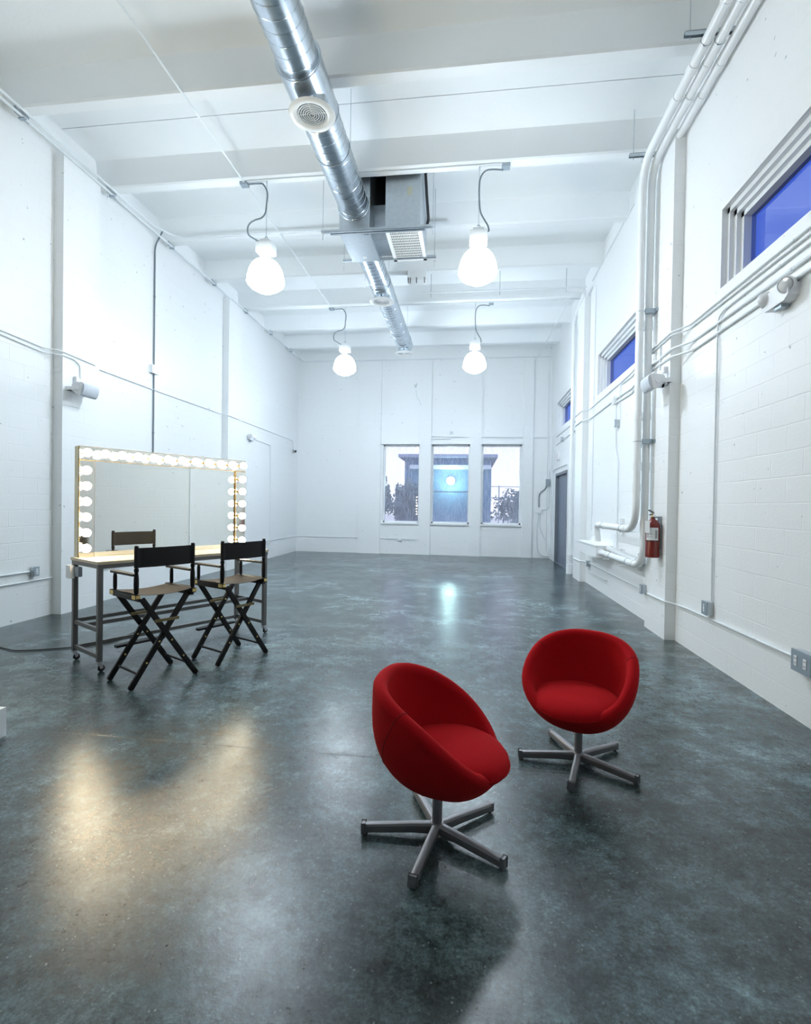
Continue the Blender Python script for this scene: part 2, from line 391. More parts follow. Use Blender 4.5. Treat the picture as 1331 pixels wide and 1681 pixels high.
# right wall, clerestory windows and a door
WZ0, WZ1 = 3.76, 4.54
winR = [(-8.6, -5.1), (-3.9, -.4), (.70, 5.37), (7.75, 10.22), (12.4, 14.83)]
mb = MB()
holes = [(a, b, WZ0, WZ1) for a, b in winR[:4]]
# the door bay: door below, window above share a span
wall_with_holes(0, XR, .3, YF-.3, 12.35, -.2, ZS+.2, holes, mb)
DY0, DY1, DZ = 13.05, 14.78, 2.52
mb.box((XR, 12.35, WZ1), (XR+.3, YB+.2, ZS+.2)); mb.box((XR, 12.35, DZ), (XR+.3, YB+.2, WZ0))
mb.box((XR, 12.35, WZ0), (XR+.3, winR[4][0], WZ1)); mb.box((XR, winR[4][1], WZ0), (XR+.3, YB+.2, WZ1))
mb.box((XR, 12.35, -.2), (XR+.3, DY0, DZ)); mb.box((XR, DY1, -.2), (XR+.3, YB+.2, DZ))
for y in PY: mb.box((XR+.05, y, -.1), (XR-TR, y+.68, ZR-.2))
mb.build('wall_right', M['block_side'])['kind'] = 'structure'
# wall behind the camera
MB().box((XL-.3, YF-.3, -.2), (XR+.3, YF, ZS+.2)).build('wall_front', M['block_back'])['kind'] = 'structure'
# back wall with three tall windows between shallow piers
BW = [(-2.76, -1.59), (-1.21, -.02), (.36, 1.57)]
BZ0, BZ1 = 1.0, 3.49
mb = MB(); wall_with_holes(1, YB, .35, XL-.3, XR+.3, -.2, ZS+.2, [(a, b, BZ0, BZ1) for a, b in BW], mb)
for a, b in ((-3.55, -2.84), (-1.60, -1.235), (-.02, .33), (1.60, 1.90)):
    mb.box((a, YB-.07, -.1), (b, YB+.05, ZR-.1))
mb.build('wall_back', M['block_back'])['kind'] = 'structure'
# thin header / sill bands of the back windows
def sheet(ax, v, lo, hi, z0, z1):
    mb = MB(); c = [(lo, z0), (hi, z0), (hi, z1), (lo, z1)]
    mb.bm.faces.new([mb.bm.verts.new((v, p, z) if ax == 0 else (p, v, z)) for p, z in c]); return mb
def back_window(i, a, b):
    t = MB()
    for (p, q, r_, s_) in ((a, a+.045, BZ0, BZ1), (b-.045, b, BZ0, BZ1), (a, b, BZ1-.05, BZ1), (a, b, BZ0, BZ0+.05)):
        t.box((p, YB+.10, r_), (q, YB+.20, s_))
    t.box((a-.05, YB-.06, BZ1), (b+.05, YB+.0, BZ1+.05)); t.box((a-.04, YB-.05, BZ0-.05), (b+.04, YB, BZ0))
    w = t.build('window_%d' % i, M['wpaint']); w['kind'] = 'structure'
    sheet(1, YB+.15, a+.04, b-.04, BZ0+.04, BZ1-.04).build('pane', M['pane_rain'], w)
for i, (a, b) in enumerate(BW): back_window(i+1, a, b)
def side_window(i, a, b):
    t = MB()
    # stepped frame: three nested rings going outwards
    for k, (ins, x0, x1) in enumerate(((0, .05, .14), (.05, .09, .19), (.10, .13, .24))):
        for lo, hi, zl, zh in ((a+ins, a+ins+.05, WZ0, WZ1), (b-ins-.05, b-ins, WZ0, WZ1), (a+ins, b-ins, WZ1-ins-.05, WZ1-ins), (a+ins, b-ins, WZ0, WZ0+.03+ins*.3)):
            t.box((XR+x0, lo, zl), (XR+x1, hi, zh))
    w = t.build('window_%d' % i, M['wpaint']); w['kind'] = 'structure'
    sheet(0, XR+.2, a+.12, b-.12, WZ0+.03, WZ1-.12).build('pane', M['pane_blue'], w)
for i, (a, b) in enumerate(winR): side_window(i+4, a, b)
# door: double leaf steel door set in the recess
t = MB()
t.box((XR-.015, DY0, 0), (XR+.14, DY0+.06, DZ)).box((XR-.015, DY1-.06, 0), (XR+.14, DY1, DZ)).box((XR-.015, DY0, DZ-.07), (XR+.14, DY1, DZ)).box((XR+.0, DY0, 0), (XR+.2, DY1, .015))
fr_ = t.build('door_frame', M['door_frame']); 
dr = MB().box((XR+.06, DY0+.06, .015), (XR+.105, (DY0+DY1)/2-.004, DZ-.07)).box((XR+.06, (DY0+DY1)/2+.004, .015), (XR+.105, DY1-.06, DZ-.07)).build('door_1', M['door_paint'])
dr['kind'] = 'structure'; fr_.parent = dr
t = MB(); yh = DY0+.16
t.cyl((XR+.06, yh, 1.05), (XR+.0, yh, 1.05), .018).cyl((XR+.0, yh, 1.05), (XR+.0, yh+.12, 1.05), .012); t.build('door_handle', M['chrome'], dr, smooth=40)
t = MB(); t.cyl((XR+.06, yh, 1.45), (XR+.03, yh, 1.45), .03); t.build('deadbolt', M['chrome'], dr, smooth=40)
t = MB()
for z in (.25, 1.25, 2.3): t.box((XR+.045, DY1-.075, z-.05), (XR+.062, DY1-.055, z+.05))
t.build('hinge', M['chrome'], dr)

# ------------------------------------------------------------------ red swivel chairs
def pod_radius(d):
    """distance from the pod centre to its outer skin along direction d (chair frame: +x front, z up)"""
    a, b, c = (.299 if d.x > 0 else .359), .333, (.605 if d.z > 0 else .378)
    p = 2.31
    return (abs(d.x/a)**p+abs(d.y/b)**p+abs(d.z/c)**p)**(-1/p)
POD_C = V((.056, 0, .614))
def make_red_chair(face, base_rot, loc, label):
    t = thing('swivel_armchair', label, 'armchair', (loc[0], loc[1], 0), 0, 'red swivel armchairs')
    rz = Matrix.Rotation(face, 4, 'Z')
    # tilted opening: axis of the opening points forward and up
    tilt = R(34.2); ax = V((sin(tilt), 0, cos(tilt))); e1 = V((cos(tilt), 0, -sin(tilt))); e2 = V((0, 1, 0))
    NT, NP = 64, 22; mb = MB(); bm = mb.bm; th = .066
    def direc(ph, thx): # ph measured from -ax
        return (-ax)*cos(ph)+(e1*cos(thx)+e2*sin(thx))*sin(ph)
    rings = []
    phm_f = lambda thx: R(76.5)-R(1.5)*cos(thx)-R(3.6)*cos(2*thx)
    # outer skin
    for k in range(1, NP+1):
        ring = []
        for j in range(NT):
            thx = 2*pi*j/NT; ph = phm_f(thx)*k/NP; d = direc(ph, thx)
            ring.append(POD_C+d*pod_radius(d))
        rings.append(ring)
    # rolled rim
    for q in range(1, 7):
        an = pi*q/7; ring = []
        for j in range(NT):
            thx = 2*pi*j/NT; ph = phm_f(thx); d = direc(ph, thx); r = pod_radius(d)
            o = POD_C+d*r; i = POD_C+d*(r-th); mid = (o+i)/2; half = (o-i)/2
            tang = (direc(ph+.02, thx)-direc(ph-.02, thx)).normalized()
            ring.append(mid+half*cos(an)+tang*(th/2)*sin(an)*1.05)
        rings.append(ring)
    for k in range(NP, 0, -1):
        ring = []
        for j in range(NT):
            thx = 2*pi*j/NT; ph = phm_f(thx)*k/NP; d = direc(ph, thx)
            ring.append(POD_C+d*(pod_radius(d)-th))
        rings.append(ring)
    vr = [[bm.verts.new(p) for p in ring] for ring in rings]
    d = direc(0, 0); b0 = bm.verts.new(POD_C+d*pod_radius(d)); b1 = bm.verts.new(POD_C+d*(pod_radius(d)-th))
    for j in range(NT): bm.faces.new((b0, vr[0][(j+1) % NT], vr[0][j])); bm.faces.new((b1, vr[-1][j], vr[-1][(j+1) % NT]))
    for k in range(len(vr)-1):
        for j in range(NT): bm.faces.new((vr[k][j], vr[k][(j+1) % NT], vr[k+1][(j+1) % NT], vr[k+1][j]))
    sh = mb.build('shell', M['felt'], t, smooth=180, xf=rz)
    # seams down both sides, from the rim to the underside
    for sg in (1, -1):
        sm = MB(); thx = sg*R(118); path = []
        for k in range(NP+1):
            ph = phm_f(thx)*(NP-k)/NP*1.0
            if ph < R(28): break
            d = direc(ph, thx); path.append(POD_C+d*(pod_radius(d)+.0006))
        rimp = []
        for q in range(0, 8):
            an = pi*q/7; ph = phm_f(thx); d = direc(ph, thx); r = pod_radius(d); o = POD_C+d*r; i = POD_C+d*(r-th)
            tang = (direc(ph+.02, thx)-direc(ph-.02, thx)).normalized()
            rimp.append((o+i)/2+(o-i)/2*cos(an)*1.02+tang*(th/2+.001)*sin(an)*1.05)
        sm.tube(rimp[::-1]+path[1:], .0016, 6); sm.build('seam', M['seam'], t, smooth=60, xf=rz)
    # round seat cushion with a softly puckered edge
    cb = MB(); bm = cb.bm; n = 72; prof = []; m_ = 14
    for k in range(m_+1):
        a = -pi/2+pi*k/m_; prof.append((cos(a), sin(a)))
    cc = V((.068, 0, .404)); rr, hh = .254, .052; rows = []
    for (cr_, sr_) in prof:
        row = []
        for j in range(n):
            an = 2*pi*j/n
            e = abs(cr_)**.45; r = rr*e*(1-.0*cos(an))
            pk = .0022*sin(19*an+1.3*sin(5*an))*max(0, 1-abs(sr_))*(1 if cos(an) > .1 else .3)
            z = hh*(abs(sr_)**.8)*(1 if sr_ > 0 else -1)
            x, y = (r+pk)*cos(an), (r+pk)*sin(an)*1.0
            z += -.05*max(0, x)-.9*max(0, x-.14)**2+.012*(1-(r/rr)**2)*(1 if sr_ > 0 else 0)
            row.append(bm.verts.new(cc+V((x*1.03, y, z))))
        rows.append(row)
    for k in range(m_):
        for j in range(n): bm.faces.new((rows[k][j], rows[k][(j+1) % n], rows[k+1][(j+1) % n], rows[k+1][j]))
    bmesh.ops.remove_doubles(bm, verts=bm.verts, dist=1e-5)
    cu = cb.build('seat_cushion', M['felt'], t, smooth=180, xf=rz)
    pr = MB(); pp = []
    for j in range(73):
        an = 2*pi*j/72; x, y = (rr+.001)*cos(an), (rr+.001)*sin(an); pp.append(cc+V((x*1.03, y, -.05*max(0, x)-.9*max(0, x-.14)**2-.004)))
    pr.tube(pp, .0022, 6, cap=False); pr.build('cushion_piping', M['felt'], cu, smooth=60, xf=rz)
    # post, gas lift collar, hub, five arms
    MB().cyl((0, 0, .06), (0, 0, .200), .0235, 24).build('post', M['silver_paint'], t, smooth=40)
    MB().cyl((0, 0, .200), (0, 0, .212), .0245, 24).cyl((0, 0, .212), (0, 0, .235), .016, 20).build('collar', M['black_plastic'], t, smooth=40)
    MB().box((-.07, -.07, .222), (.07, .07, .236), .004).build('mounting_plate', M['black_plastic'], t)
    MB().lathe([(0, .022), (.03, .022), (.036, .03), (.036, .062), (.03, .070), (.0, .070)], n=24).build('hub', M['silver_paint'], t, smooth=40)
    for k in range(5):
        a = base_rot+2*pi*k/5; d = V((cos(a), sin(a), 0)); s_ = V((-sin(a), cos(a), 0))
        lg = MB(); bm = lg.bm; sec = []
        for (r_, zt, zb, w) in ((.02, .068, .020, .017), (.12, .064, .022, .0165), (.338, .050, .012, .0150)):
            row = []
            h = (zt-zb)
            for (sx_, fz) in ((-1, 0), (1, 0), (1.12, .12), (1.12, .75), (.8, .95), (.4, 1), (-.4, 1), (-.8, .95), (-1.12, .75), (-1.12, .12)):
                row.append(bm.verts.new(d*r_+s_*(w*sx_)+V((0, 0, zb+h*fz))))
            sec.append(row)
        nn = 10
        for i in range(2):
            for j in range(nn): bm.faces.new((sec[i][j], sec[i][(j+1) % nn], sec[i+1][(j+1) % nn], sec[i+1][j]))
        bm.faces.new(sec[0][::-1]); bm.faces.new(sec[-1])
        leg = lg.build('leg', M['silver_paint'], t, smooth=30)
        cp = MB(); cp.bar(d*.337+V((0, 0, .0305)), d*.3525+V((0, 0, .030)), .0335, .043, bev=.004); cp.build('end_cap', M['silver_paint'], leg, smooth=40)
        MB().cyl(d*.335, d*.335+V((0, 0, .014)), .010, 12).build('foot_glide', M['black_plastic'], leg)
    return t
make_red_chair(R(-10.2), 3.2331, (-.126, 2.334), 'red felt swivel armchair turned side-on, the closer one, nearest to the camera')
make_red_chair(R(-117.4), 3.1483, (.681, 3.140), 'red felt swivel armchair facing the camera, nearer the long conduit wall')

# ------------------------------------------------------------------ director's chairs
def make_director():
    t = thing('directors_chair', 'black director chair', 'chair', (0, 0, 0), 0, 'tall folding canvas chairs at the vanity table')
    BK, WN = M['black_wood'], 'leg'
    for yy, off in ((.205, .014), (-.205, -.014)):
        for sg in (1, -1):
            y = yy+(off if sg > 0 else -off)*.9
            mb = MB(); mb.bar((sg*.272, y, .022), (-sg*.205, y, .742), .024, .046, up=(0, 0, 1), bev=.005)
            dirv = V((-sg*.477, 0, .72)).normalized(); f = V((sg*.272, y, .022))
            mb.cyl(f+V((0, -.012, 0)), f+V((0, .012, 0)), .023, 14)
            lg = mb.build('leg', BK, t, smooth=30)
            for z in (.36, .545, .20):
                p_ = f+dirv*((z-.022)/dirv.z); MB().cyl(p_+V((0, -.0145, 0)), p_+V((0, .0145, 0)), .008, 10).build('bolt', M['brass'], lg)
            MB().cyl((sg*.272, y, 0), (sg*.272, y, .008), .012, 10).build('foot_glide', M['steel'], lg)
    for y in (.19, -.235):
        MB().bar((-.105, y, .545), (.105, y, .545), .012, .024).build('folding_brace', M['aged_brass'], t)
    for sg in (1, -1):
        MB().cyl((sg*.213, -.215, .115), (sg*.213, .215, .115), .010, 12).build('stretcher', BK, t, smooth=40)
    # foot rest board on the front legs
    fb = MB(); n = 10; poly = [(-.215, .205)]+[(-.215+.43*k/n, .255+.035*sin(pi*k/n)) for k in range(n+1)]+[(.215, .205)]
    fb.prism(poly, 2, .262, .282); fb.build('footrest', BK, t)
    for sg in (1, -1):
        x = sg*.245
        rl = MB().box((x-.021, -.235, .742), (x+.021, .235, .785), .004).bar((x-sg*.02, -.235, .735), (x-sg*.02, .235, .735), .03, .02).build('seat_rail', BK, t, smooth=30)
        for y in (-.205, .19):
            MB().box((x+sg*.021, y-.028, .748), (x+sg*.0235, y+.028, .780)).box((x-.018, y+(-.035 if y < 0 else .045), .752), (x+.018, y+(-.0325 if y < 0 else .0475), .778)).build('hinge_plate', M['brass'], rl)
        # turned back post and plain front post
        pb = MB(); pb.lathe([(0, .782), (.013, .782), (.019, .80), (.0205, .87), (.0195, .92), (.014, .965), (.0185, .975), (.0185, .995), (.013, 1.0), (.013, 1.165), (.0165, 1.168), (.0175, 1.178), (.012, 1.186), (0, 1.187)], (x, -.205, 0), 18)
        pb.build('back_post', BK, t, smooth=35)
        pf = MB(); pf.lathe([(0, .782), (.012, .782), (.016, .81), (.016, .90), (.011, .935), (0, .935)], (x+sg*.005, .165, 0), 16); pf.build('front_post', BK, t, smooth=35)
        am = MB(); poly = [(x-.022, -.19), (x+.022, -.19), (x+.026, .05), (x+.030, .20), (x+.018, .235), (x-.018, .235), (x-.030, .20), (x-.026, .05)]
        am.prism(poly, 2, .933, .951); am.build('armrest', BK, t)
    # canvas seat sagging a little between the rails
    cs = MB(); bm = cs.bm; nx, ny = 14, 8; top = []; bot = []
    for i in range(nx+1):
        u = i/nx; x = -.262+.524*u; s_ = .028*sin(pi*u)**.8 if 0 < u < 1 else 0
        top.append([bm.verts.new((x, -.21+.42*j/ny, .789-s_+.003*sin(pi*j/ny*2))) for j in range(ny+1)])
        bot.append([bm.verts.new((x, -.21+.42*j/ny, .786-s_+.003*sin(pi*j/ny*2))) for j in range(ny+1)])
    for G in (top, bot):
        for i in range(nx):
            for j in range(ny): bm.faces.new((G[i][j], G[i+1][j], G[i+1][j+1], G[i][j+1]))
    for i in range(nx):
        for j in (0, ny): bm.faces.new((top[i][j], top[i+1][j], bot[i+1][j], bot[i][j]))
    for i in (0, nx):
        for j in range(ny): bm.faces.new((top[i][j], top[i][j+1], bot[i][j+1], bot[i][j]))
    cs.build('seat', M['canvas_brown'], t, smooth=40)
    # canvas back: sleeves round the posts, slightly bowed
    cbk = MB(); n = 24; outer = []; inner = []
    for k in range(n+1):
        u = k/n; x = -.245+.49*u; y = -.205-.022*sin(pi*u); outer.append((x, y-.0025)); inner.append((x, y+.0025))
    lp = lambda cx, a0, a1: [(cx+.018*cos(R(a0+(a1-a0)*q/10)), -.205+.018*sin(R(a0+(a1-a0)*q/10))) for q in range(11)]
    poly = outer[1:-1]+lp(.245, -100, 100)+inner[1:-1][::-1]+lp(-.245, 80, 280)
    cbk.prism(poly, 2, 1.003, 1.166); cbk.build('backrest', M['canvas_black'], t, smooth=50)
    return t
d1 = make_director(); d1.location = (-2.752, 4.090, 0); d1.rotation_euler = (0, 0, R(60.5))
d1['label'] = 'tall black folding director chair standing at the open-frame end of the vanity table, its back under the mirror'
d2 = copy_tree(d1); d2.location = (-2.383, 4.785, 0); d2.rotation_euler = (0, 0, R(63.0))
d1['label'] = 'tall black director chair, the larger and closer of the pair at the vanity table'
d2['label'] = 'tall black director chair, farther of the pair, overlapping the mirror corner with the lit bulbs'

# ------------------------------------------------------------------ vanity table
TA = V((-3.295, 4.11, 0)); TU = V((cos(R(60.5)), sin(R(60.5)), 0)); TN = V((-TU.y, TU.x, 0))   # TN points away from the chairs
trot = math.atan2(TU.y, TU.x)
tb = thing('vanity_table', 'long metal-framed makeup table on casters with bleached wood top', 'table', TA, trot)
LT, DT = 1.84, .57     # local x along the front edge, local y to the back
MB().box((-.02, -.02, .972), (LT+.01, DT+.02, 1.0), .003).build('tabletop', M['table_wood'], tb)
MB().box((-.012, -.012, .935), (LT+.002, .022, .972)).box((-.012, DT-.022, .935), (LT+.002, DT+.012, .972)).box((-.012, .022, .935), (.024, DT-.022, .972)).box((LT-.034, .022, .935), (LT+.002, DT-.022, .972)).build('apron_rail', M['frame_grey'], tb)
for x in (.01, LT-.025):
    for y in (.01, DT-.01):
        lg = MB().box((x-.021, y-.021, .095), (x+.021, y+.021, .938), .002).build('leg', M['frame_grey'], tb)
        cs = MB().box((x-.022, y-.022, .085), (x+.022, y+.022, .095)).cyl((x, y, .06), (x, y, .087), .010, 12)
        for s_ in (-1, 1): cs.bar((x, y+s_*.016, .085), (x+.018, y+s_*.016, .030), .003, .026, up=(1, 0, 0))
        c0 = cs.build('caster', M['steel'], lg, smooth=30)
        # the wheel of the caster
        w = MB().lathe([(0, -.011), (.026, -.011), (.030, -.006), (.030, .006), (.026, .011), (0, .011)], (x+.018, y, .030), 20, (0, 1, 0)).build('wheel', M['black_rubber'], lg, smooth=40)
def trail(p, q, name='rail'): MB().bar(p, q, .026, .036).build(name, M['frame_grey'], tb)
for x in (.01, LT-.025):
    trail((x, .03, .375), (x, DT-.03, .375)); trail((x, .03, .135), (x, DT-.03, .135))
trail((.03, DT-.01, .385), (LT-.045, DT-.01, .385), 'back_rail'); trail((.02, .33, .375), (LT-.045, .33, .375), 'shelf_rail'); trail((.03, DT-.01, .125), (LT-.045, DT-.01, .125), 'back_rail')
jb = MB().box((-.055, DT-.065, .80), (-.012, DT+.035, .925), .004).build('switch_box', M['wplastic'], tb)
MB().box((-.02, DT-.16, .82), (.02, DT-.066, .915), .012).build('plug_box', M['boxgrey'], tb)

# ------------------------------------------------------------------ lit mirror on the table
mr = thing('vanity_mirror', 'wide makeup mirror ringed with lit bulbs standing on the makeup table', 'mirror', TA+TN*.475+V((0, 0, 1.0)), trot)
LM, HM, BWD, DP = 1.845, 1.07, .135, .024
MB().box((0, .0, 0), (LM, .085, HM)).build('mirror_panel', M['cream'], mr)
MB().box((BWD, -.004, .004), (LM-BWD, -.0005, HM-BWD)).build('mirror_glass', M['mirror'], mr)
def lightbar(name, x0, x1, z0, z1, spots):
    o = MB().box((x0, -DP, z0), (x1, -.0005, z1)).build('light_bar', M['bronze'], mr)
    MB().box((x0+.004, -DP-.002, z0+.004), (x1-.004, -DP-.0002, z1-.004)).build('polished_face', M['chrome_bar'], o)
    for (x, z) in spots:
        MB().cyl((x, -DP-.001, z), (x, -DP-.036, z), .017, 16).build('lamp_socket', M['socket'], o, smooth=40)
        MB().lathe([(0, .036), (.014, .036), (.016, .046), (.030, .060), (.038, .076), (.040, .090), (.037, .106), (.026, .122), (.012, .129), (0, .130)], (x, -DP, z), 20, (0, -1, 0)).build('light_bulb', M['bulb'], o, smooth=180)
lightbar('top', 0, LM, HM-BWD, HM, [(.035+(1.755-.035)*k/11, HM-BWD/2) for k in range(12)])
zs = [.835-.148*k for k in range(6)]
lightbar('l', 0, BWD, 0, HM-BWD-.001, [(.030, z) for z in zs])
lightbar('r', LM-BWD, LM, 0, HM-BWD-.001, [(LM-BWD+.034, z) for z in zs])

# power cable on the floor
pts = [at(2, .006, *p) for p in ((-60, 1050), (0, 1063), (22, 1068), (45, 1068), (80, 1066), (117, 1063), (150, 1060), (185, 1054), (205, 1045), (225, 1036))]
pts = [V((p.x, p.y, .008)) for p in pts]
c_ = MB().tube(smooth_path(pts), .006, 8).build('power_cable', M['black_rubber'], smooth=60); tag(c_, 'black power cable lying across the floor under the makeup table', 'cable')
# white plinth end at the left edge
b_ = MB().box((-3.9, 2.25, 0), (-2.985, 2.905, .19), .003).build('white_plinth', M['wpaint']); tag(b_, 'low white box on the floor, cut off by the picture edge', 'box')
#PART2

# ------------------------------------------------------------------ spiral duct
DX, DZ0, DR = -1.74, 5.90, .215
def spiral_tube(name, x, z, r, y0, y1, parent, pitch=.13):
    o = MB().tube([(x, y0, z), (x, y1, z)], r, 48).build(name, M['galv'], parent, smooth=40, world=True)
    sp = MB(); n = int((y1-y0)/pitch*24); path = [(x+(r+.001)*cos(2*pi*k/24), y0+.02+(y1-y0-.04)*k/n, z+(r+.001)*sin(2*pi*k/24)) for k in range(n+1)]
    sp.tube(path, .0035, 5).build('lock_seam', M['galv'], o, smooth=60)
    rb = MB()
    for yy in (y0+.03, y1-.03): rb.torus((x, yy, z), r+.002, .007, (0, 1, 0), 40, 6)
    rb.build('joint_band', M['galv_dull'], o, smooth=60); return o
def diffuser(x, y, zc, r, parent):
    """round ceiling diffuser on a short collar under the duct"""
    zf = zc-r-.075
    dd = MB().cyl((x, y, zc-.08), (x, y, zf+.02), .155, 36).build('take_off_collar', M['galv'], parent, smooth=40, world=True)
    fl = MB().lathe([(.148, .03), (.150, .006), (.232, .004), (.242, -.004), (.236, -.012), (.17, -.016), (.158, -.006), (.146, .012)], (x, y, zf), 48, closed=True).build('diffuser_ring', M['grille_white'], dd, smooth=50)
    lv = MB()
    for k in range(1, 7):
        rr = .0225*k; lv.lathe([(rr, -.010), (rr+.006, -.010), (rr+.008, -.003), (rr+.003, -.003)], (x, y, zf), 40, closed=True)
    lv.box((x-.15, y-.003, zf+.006), (x+.15, y+.003, zf+.012)).box((x-.003, y-.15, zf+.006), (x+.003, y+.15, zf+.012))
    lv.build('louvres', M['grille_white'], dd, smooth=50)
    MB().cyl((x, y, zf+.03), (x, y, zf+.034), .146, 32).build('throat', M['dark_inside'], dd)
duct = thing('spiral_duct', 'long galvanised spiral air duct hanging along the ceiling from overhead to the ventilation unit', 'duct', (DX, 7.14, DZ0))
spiral_tube('duct_section', DX, DZ0, DR-.012, -3.0, 3.30, duct); spiral_tube('duct_section', DX, DZ0, DR-.012, 3.30, 4.78, duct)
s_ = MB().tube([(DX, 4.74, DZ0), (DX, 5.46, DZ0)], DR+.012, 48).torus((DX, 4.76, DZ0), DR+.014, .006, (0, 1, 0), 40, 6).torus((DX, 5.44, DZ0), DR+.014, .006, (0, 1, 0), 40, 6).build('tee_fitting', M['galv'], duct, smooth=40, world=True)
diffuser(-1.70, 5.10, DZ0, DR, duct)
spiral_tube('duct_section', DX, DZ0, DR, 5.42, 7.15, duct)
far = thing('spiral_duct', 'galvanised spiral air duct running on beyond the ventilation unit towards the window wall', 'duct', (DX-.03, 8.03, 5.84))
FX, FZ, FR = DX-.04, 5.82, .20
spiral_tube('duct_section', FX, FZ, FR, 8.02, 9.50, far)
MB().tube([(FX, 9.46, FZ), (FX, 10.0, FZ)], FR+.012, 40).build('tee_fitting', M['galv'], far, smooth=40, world=True)
diffuser(FX, 9.74, FZ, FR, far)
spiral_tube('duct_section', FX, FZ, FR, 9.96, 12.85, far)
MB().tube([(FX, 12.80, FZ), (FX, 13.30, FZ)], FR+.010, 40).build('tee_fitting', M['galv'], far, smooth=40, world=True)
diffuser(FX, 13.08, FZ, FR, far)
st = MB()
for y in (12.0, 9.2): st.box((FX-.215, y-.015, FZ-.212), (FX+.215, y+.015, FZ-.209)).cyl((FX+.22, y, FZ-.1), (FX+.22, y, ZS), .004, 6).cyl((FX-.22, y, FZ-.1), (FX-.22, y, ZS), .004, 6)
st.build('hanger_strap', M['galv_dull'], far, world=True)
st = MB()
for y in (-1.4, 2.3, 6.0): st.torus((DX, y, DZ0), DR+.004, .004, (0, 1, 0), 40, 4).cyl((DX+.225, y, DZ0), (DX+.225, y, ZS), .004, 6).cyl((DX-.225, y, DZ0), (DX-.225, y, ZS), .004, 6)
st.build('hanger_strap', M['galv_dull'], duct, world=True)

# ------------------------------------------------------------------ ventilation unit
vu = thing('ventilation_unit', 'boxy sheet-metal ventilation unit hung between the ceiling ribs on struts and rods', 'air unit', (-1.3, 7.6, 5.5))
def vp(mb, name, mat, par=None, **k):
    if par is None: return mb.build(name, mat, vu, world=True, **k)
    return mb.build(name, mat, par, **k)
pl = vp(MB().box((-1.955, 7.15, 5.50), (-1.505, 8.03, 6.58), .004), 'plenum', M['galv_dull'])
MB().box((-1.56, 7.22, 5.492), (-1.53, 7.24, 5.4995)).box((-1.60, 7.22, 5.492), (-1.58, 7.24, 5.4995)).build('rivet', M['boxgrey'], pl)
MB().box((-1.76, 7.86, 5.496), (-1.70, 7.92, 5.4997)).build('paper_tag', M['label_white'], pl)
MB().torus((DX, 7.143, DZ0), DR+.012, .014, (0, 1, 0), 40, 8).build('duct_flange', M['galv'], pl, smooth=60)
vp(MB().box((-1.51, 7.5, 5.56), (-1.27, 8.0, 6.08)), 'connector', M['galv_dull'])
vp(MB().box((-1.51, 7.62, 6.08), (-1.27, 8.0, 6.58)), 'fan_opening', M['dark_inside'])
cb_ = vp(MB().box((-1.275, 7.14, 5.5305), (-.765, 8.10, 6.58), .006), 'cabinet', M['galv_dull'])
MB().box((-.96, 7.132, 5.98), (-.89, 7.1395, 6.10)).build('rating_label', simple('yellowed_label', (.50, .52, .42), .6), cb_)
gr_ = MB()
gx0, gx1, gy0, gy1, gz = -1.285, -.755, 7.14, 8.11, 5.515
gr_.box((gx0, gy0, gz), (gx1, gy0+.05, gz+.015)).box((gx0, gy1-.05, gz), (gx1, gy1, gz+.015)).box((gx0, gy0, gz), (gx0+.05, gy1, gz+.015)).box((gx1-.05, gy0, gz), (gx1, gy1, gz+.015))
g0 = vp(gr_, 'return_grille', M['grille_white'])
gl_ = MB()
for k in range(19): x = gx0+.060+k*(gx1-gx0-.120)/18; gl_.bar((x, gy0+.05, gz+.009), (x, gy1-.05, gz+.009), .008, .008)
for k in range(1, 12): y = gy0+.05+k*(gy1-gy0-.1)/12; gl_.box((gx0+.05, y-.003, gz+.006), (gx1-.05, y+.003, gz+.013))
gl_.build('louvres', M['grille_white'], g0)
MB().box((gx0+.05, gy0+.05, gz+.0135), (gx1-.05, gy1-.05, gz+.0149)).build('grille_backing', M['dark_inside'], g0)
for y, x0, x1 in ((7.06, -2.19, -.60), (7.12, -2.07, -.70), (8.02, -2.12, -.60)):
    q = 0 if y < 8 else .05
    MB_ = MB().box((x0, y-.02, 5.46+q), (x1, y+.02, 5.464+q)).box((x0, y-.02, 5.46+q), (x1, y-.017, 5.497+q)).box((x0, y+.017, 5.46+q), (x1, y+.02, 5.497+q))
    vp(MB_, 'strut_channel', M['galv_dull'])
for x, y in ((-2.17, 7.06), (-.60+.02, 7.06), (-2.10, 8.02), (-.625, 8.02)):
    q = vp(MB().cyl((x, y, 5.36), (x, y, ZS), .0045, 8), 'threaded_rod', M['galv_dull'])
    MB().cyl((x, y, 5.448), (x, y, 5.46), .011, 6).box((x-.02, y-.02, 5.456), (x+.02, y+.02, 5.460)).build('nut', M['steel'], q)
vp(MB().tube(fillet([(-.735, 7.4, 6.55), (-.72, 7.5, 6.25), (-.72, 7.9, 6.05), (-.75, 8.0, 6.02)], .1), .022, 10), 'refrigerant_line', M['black_hose'], smooth=60)

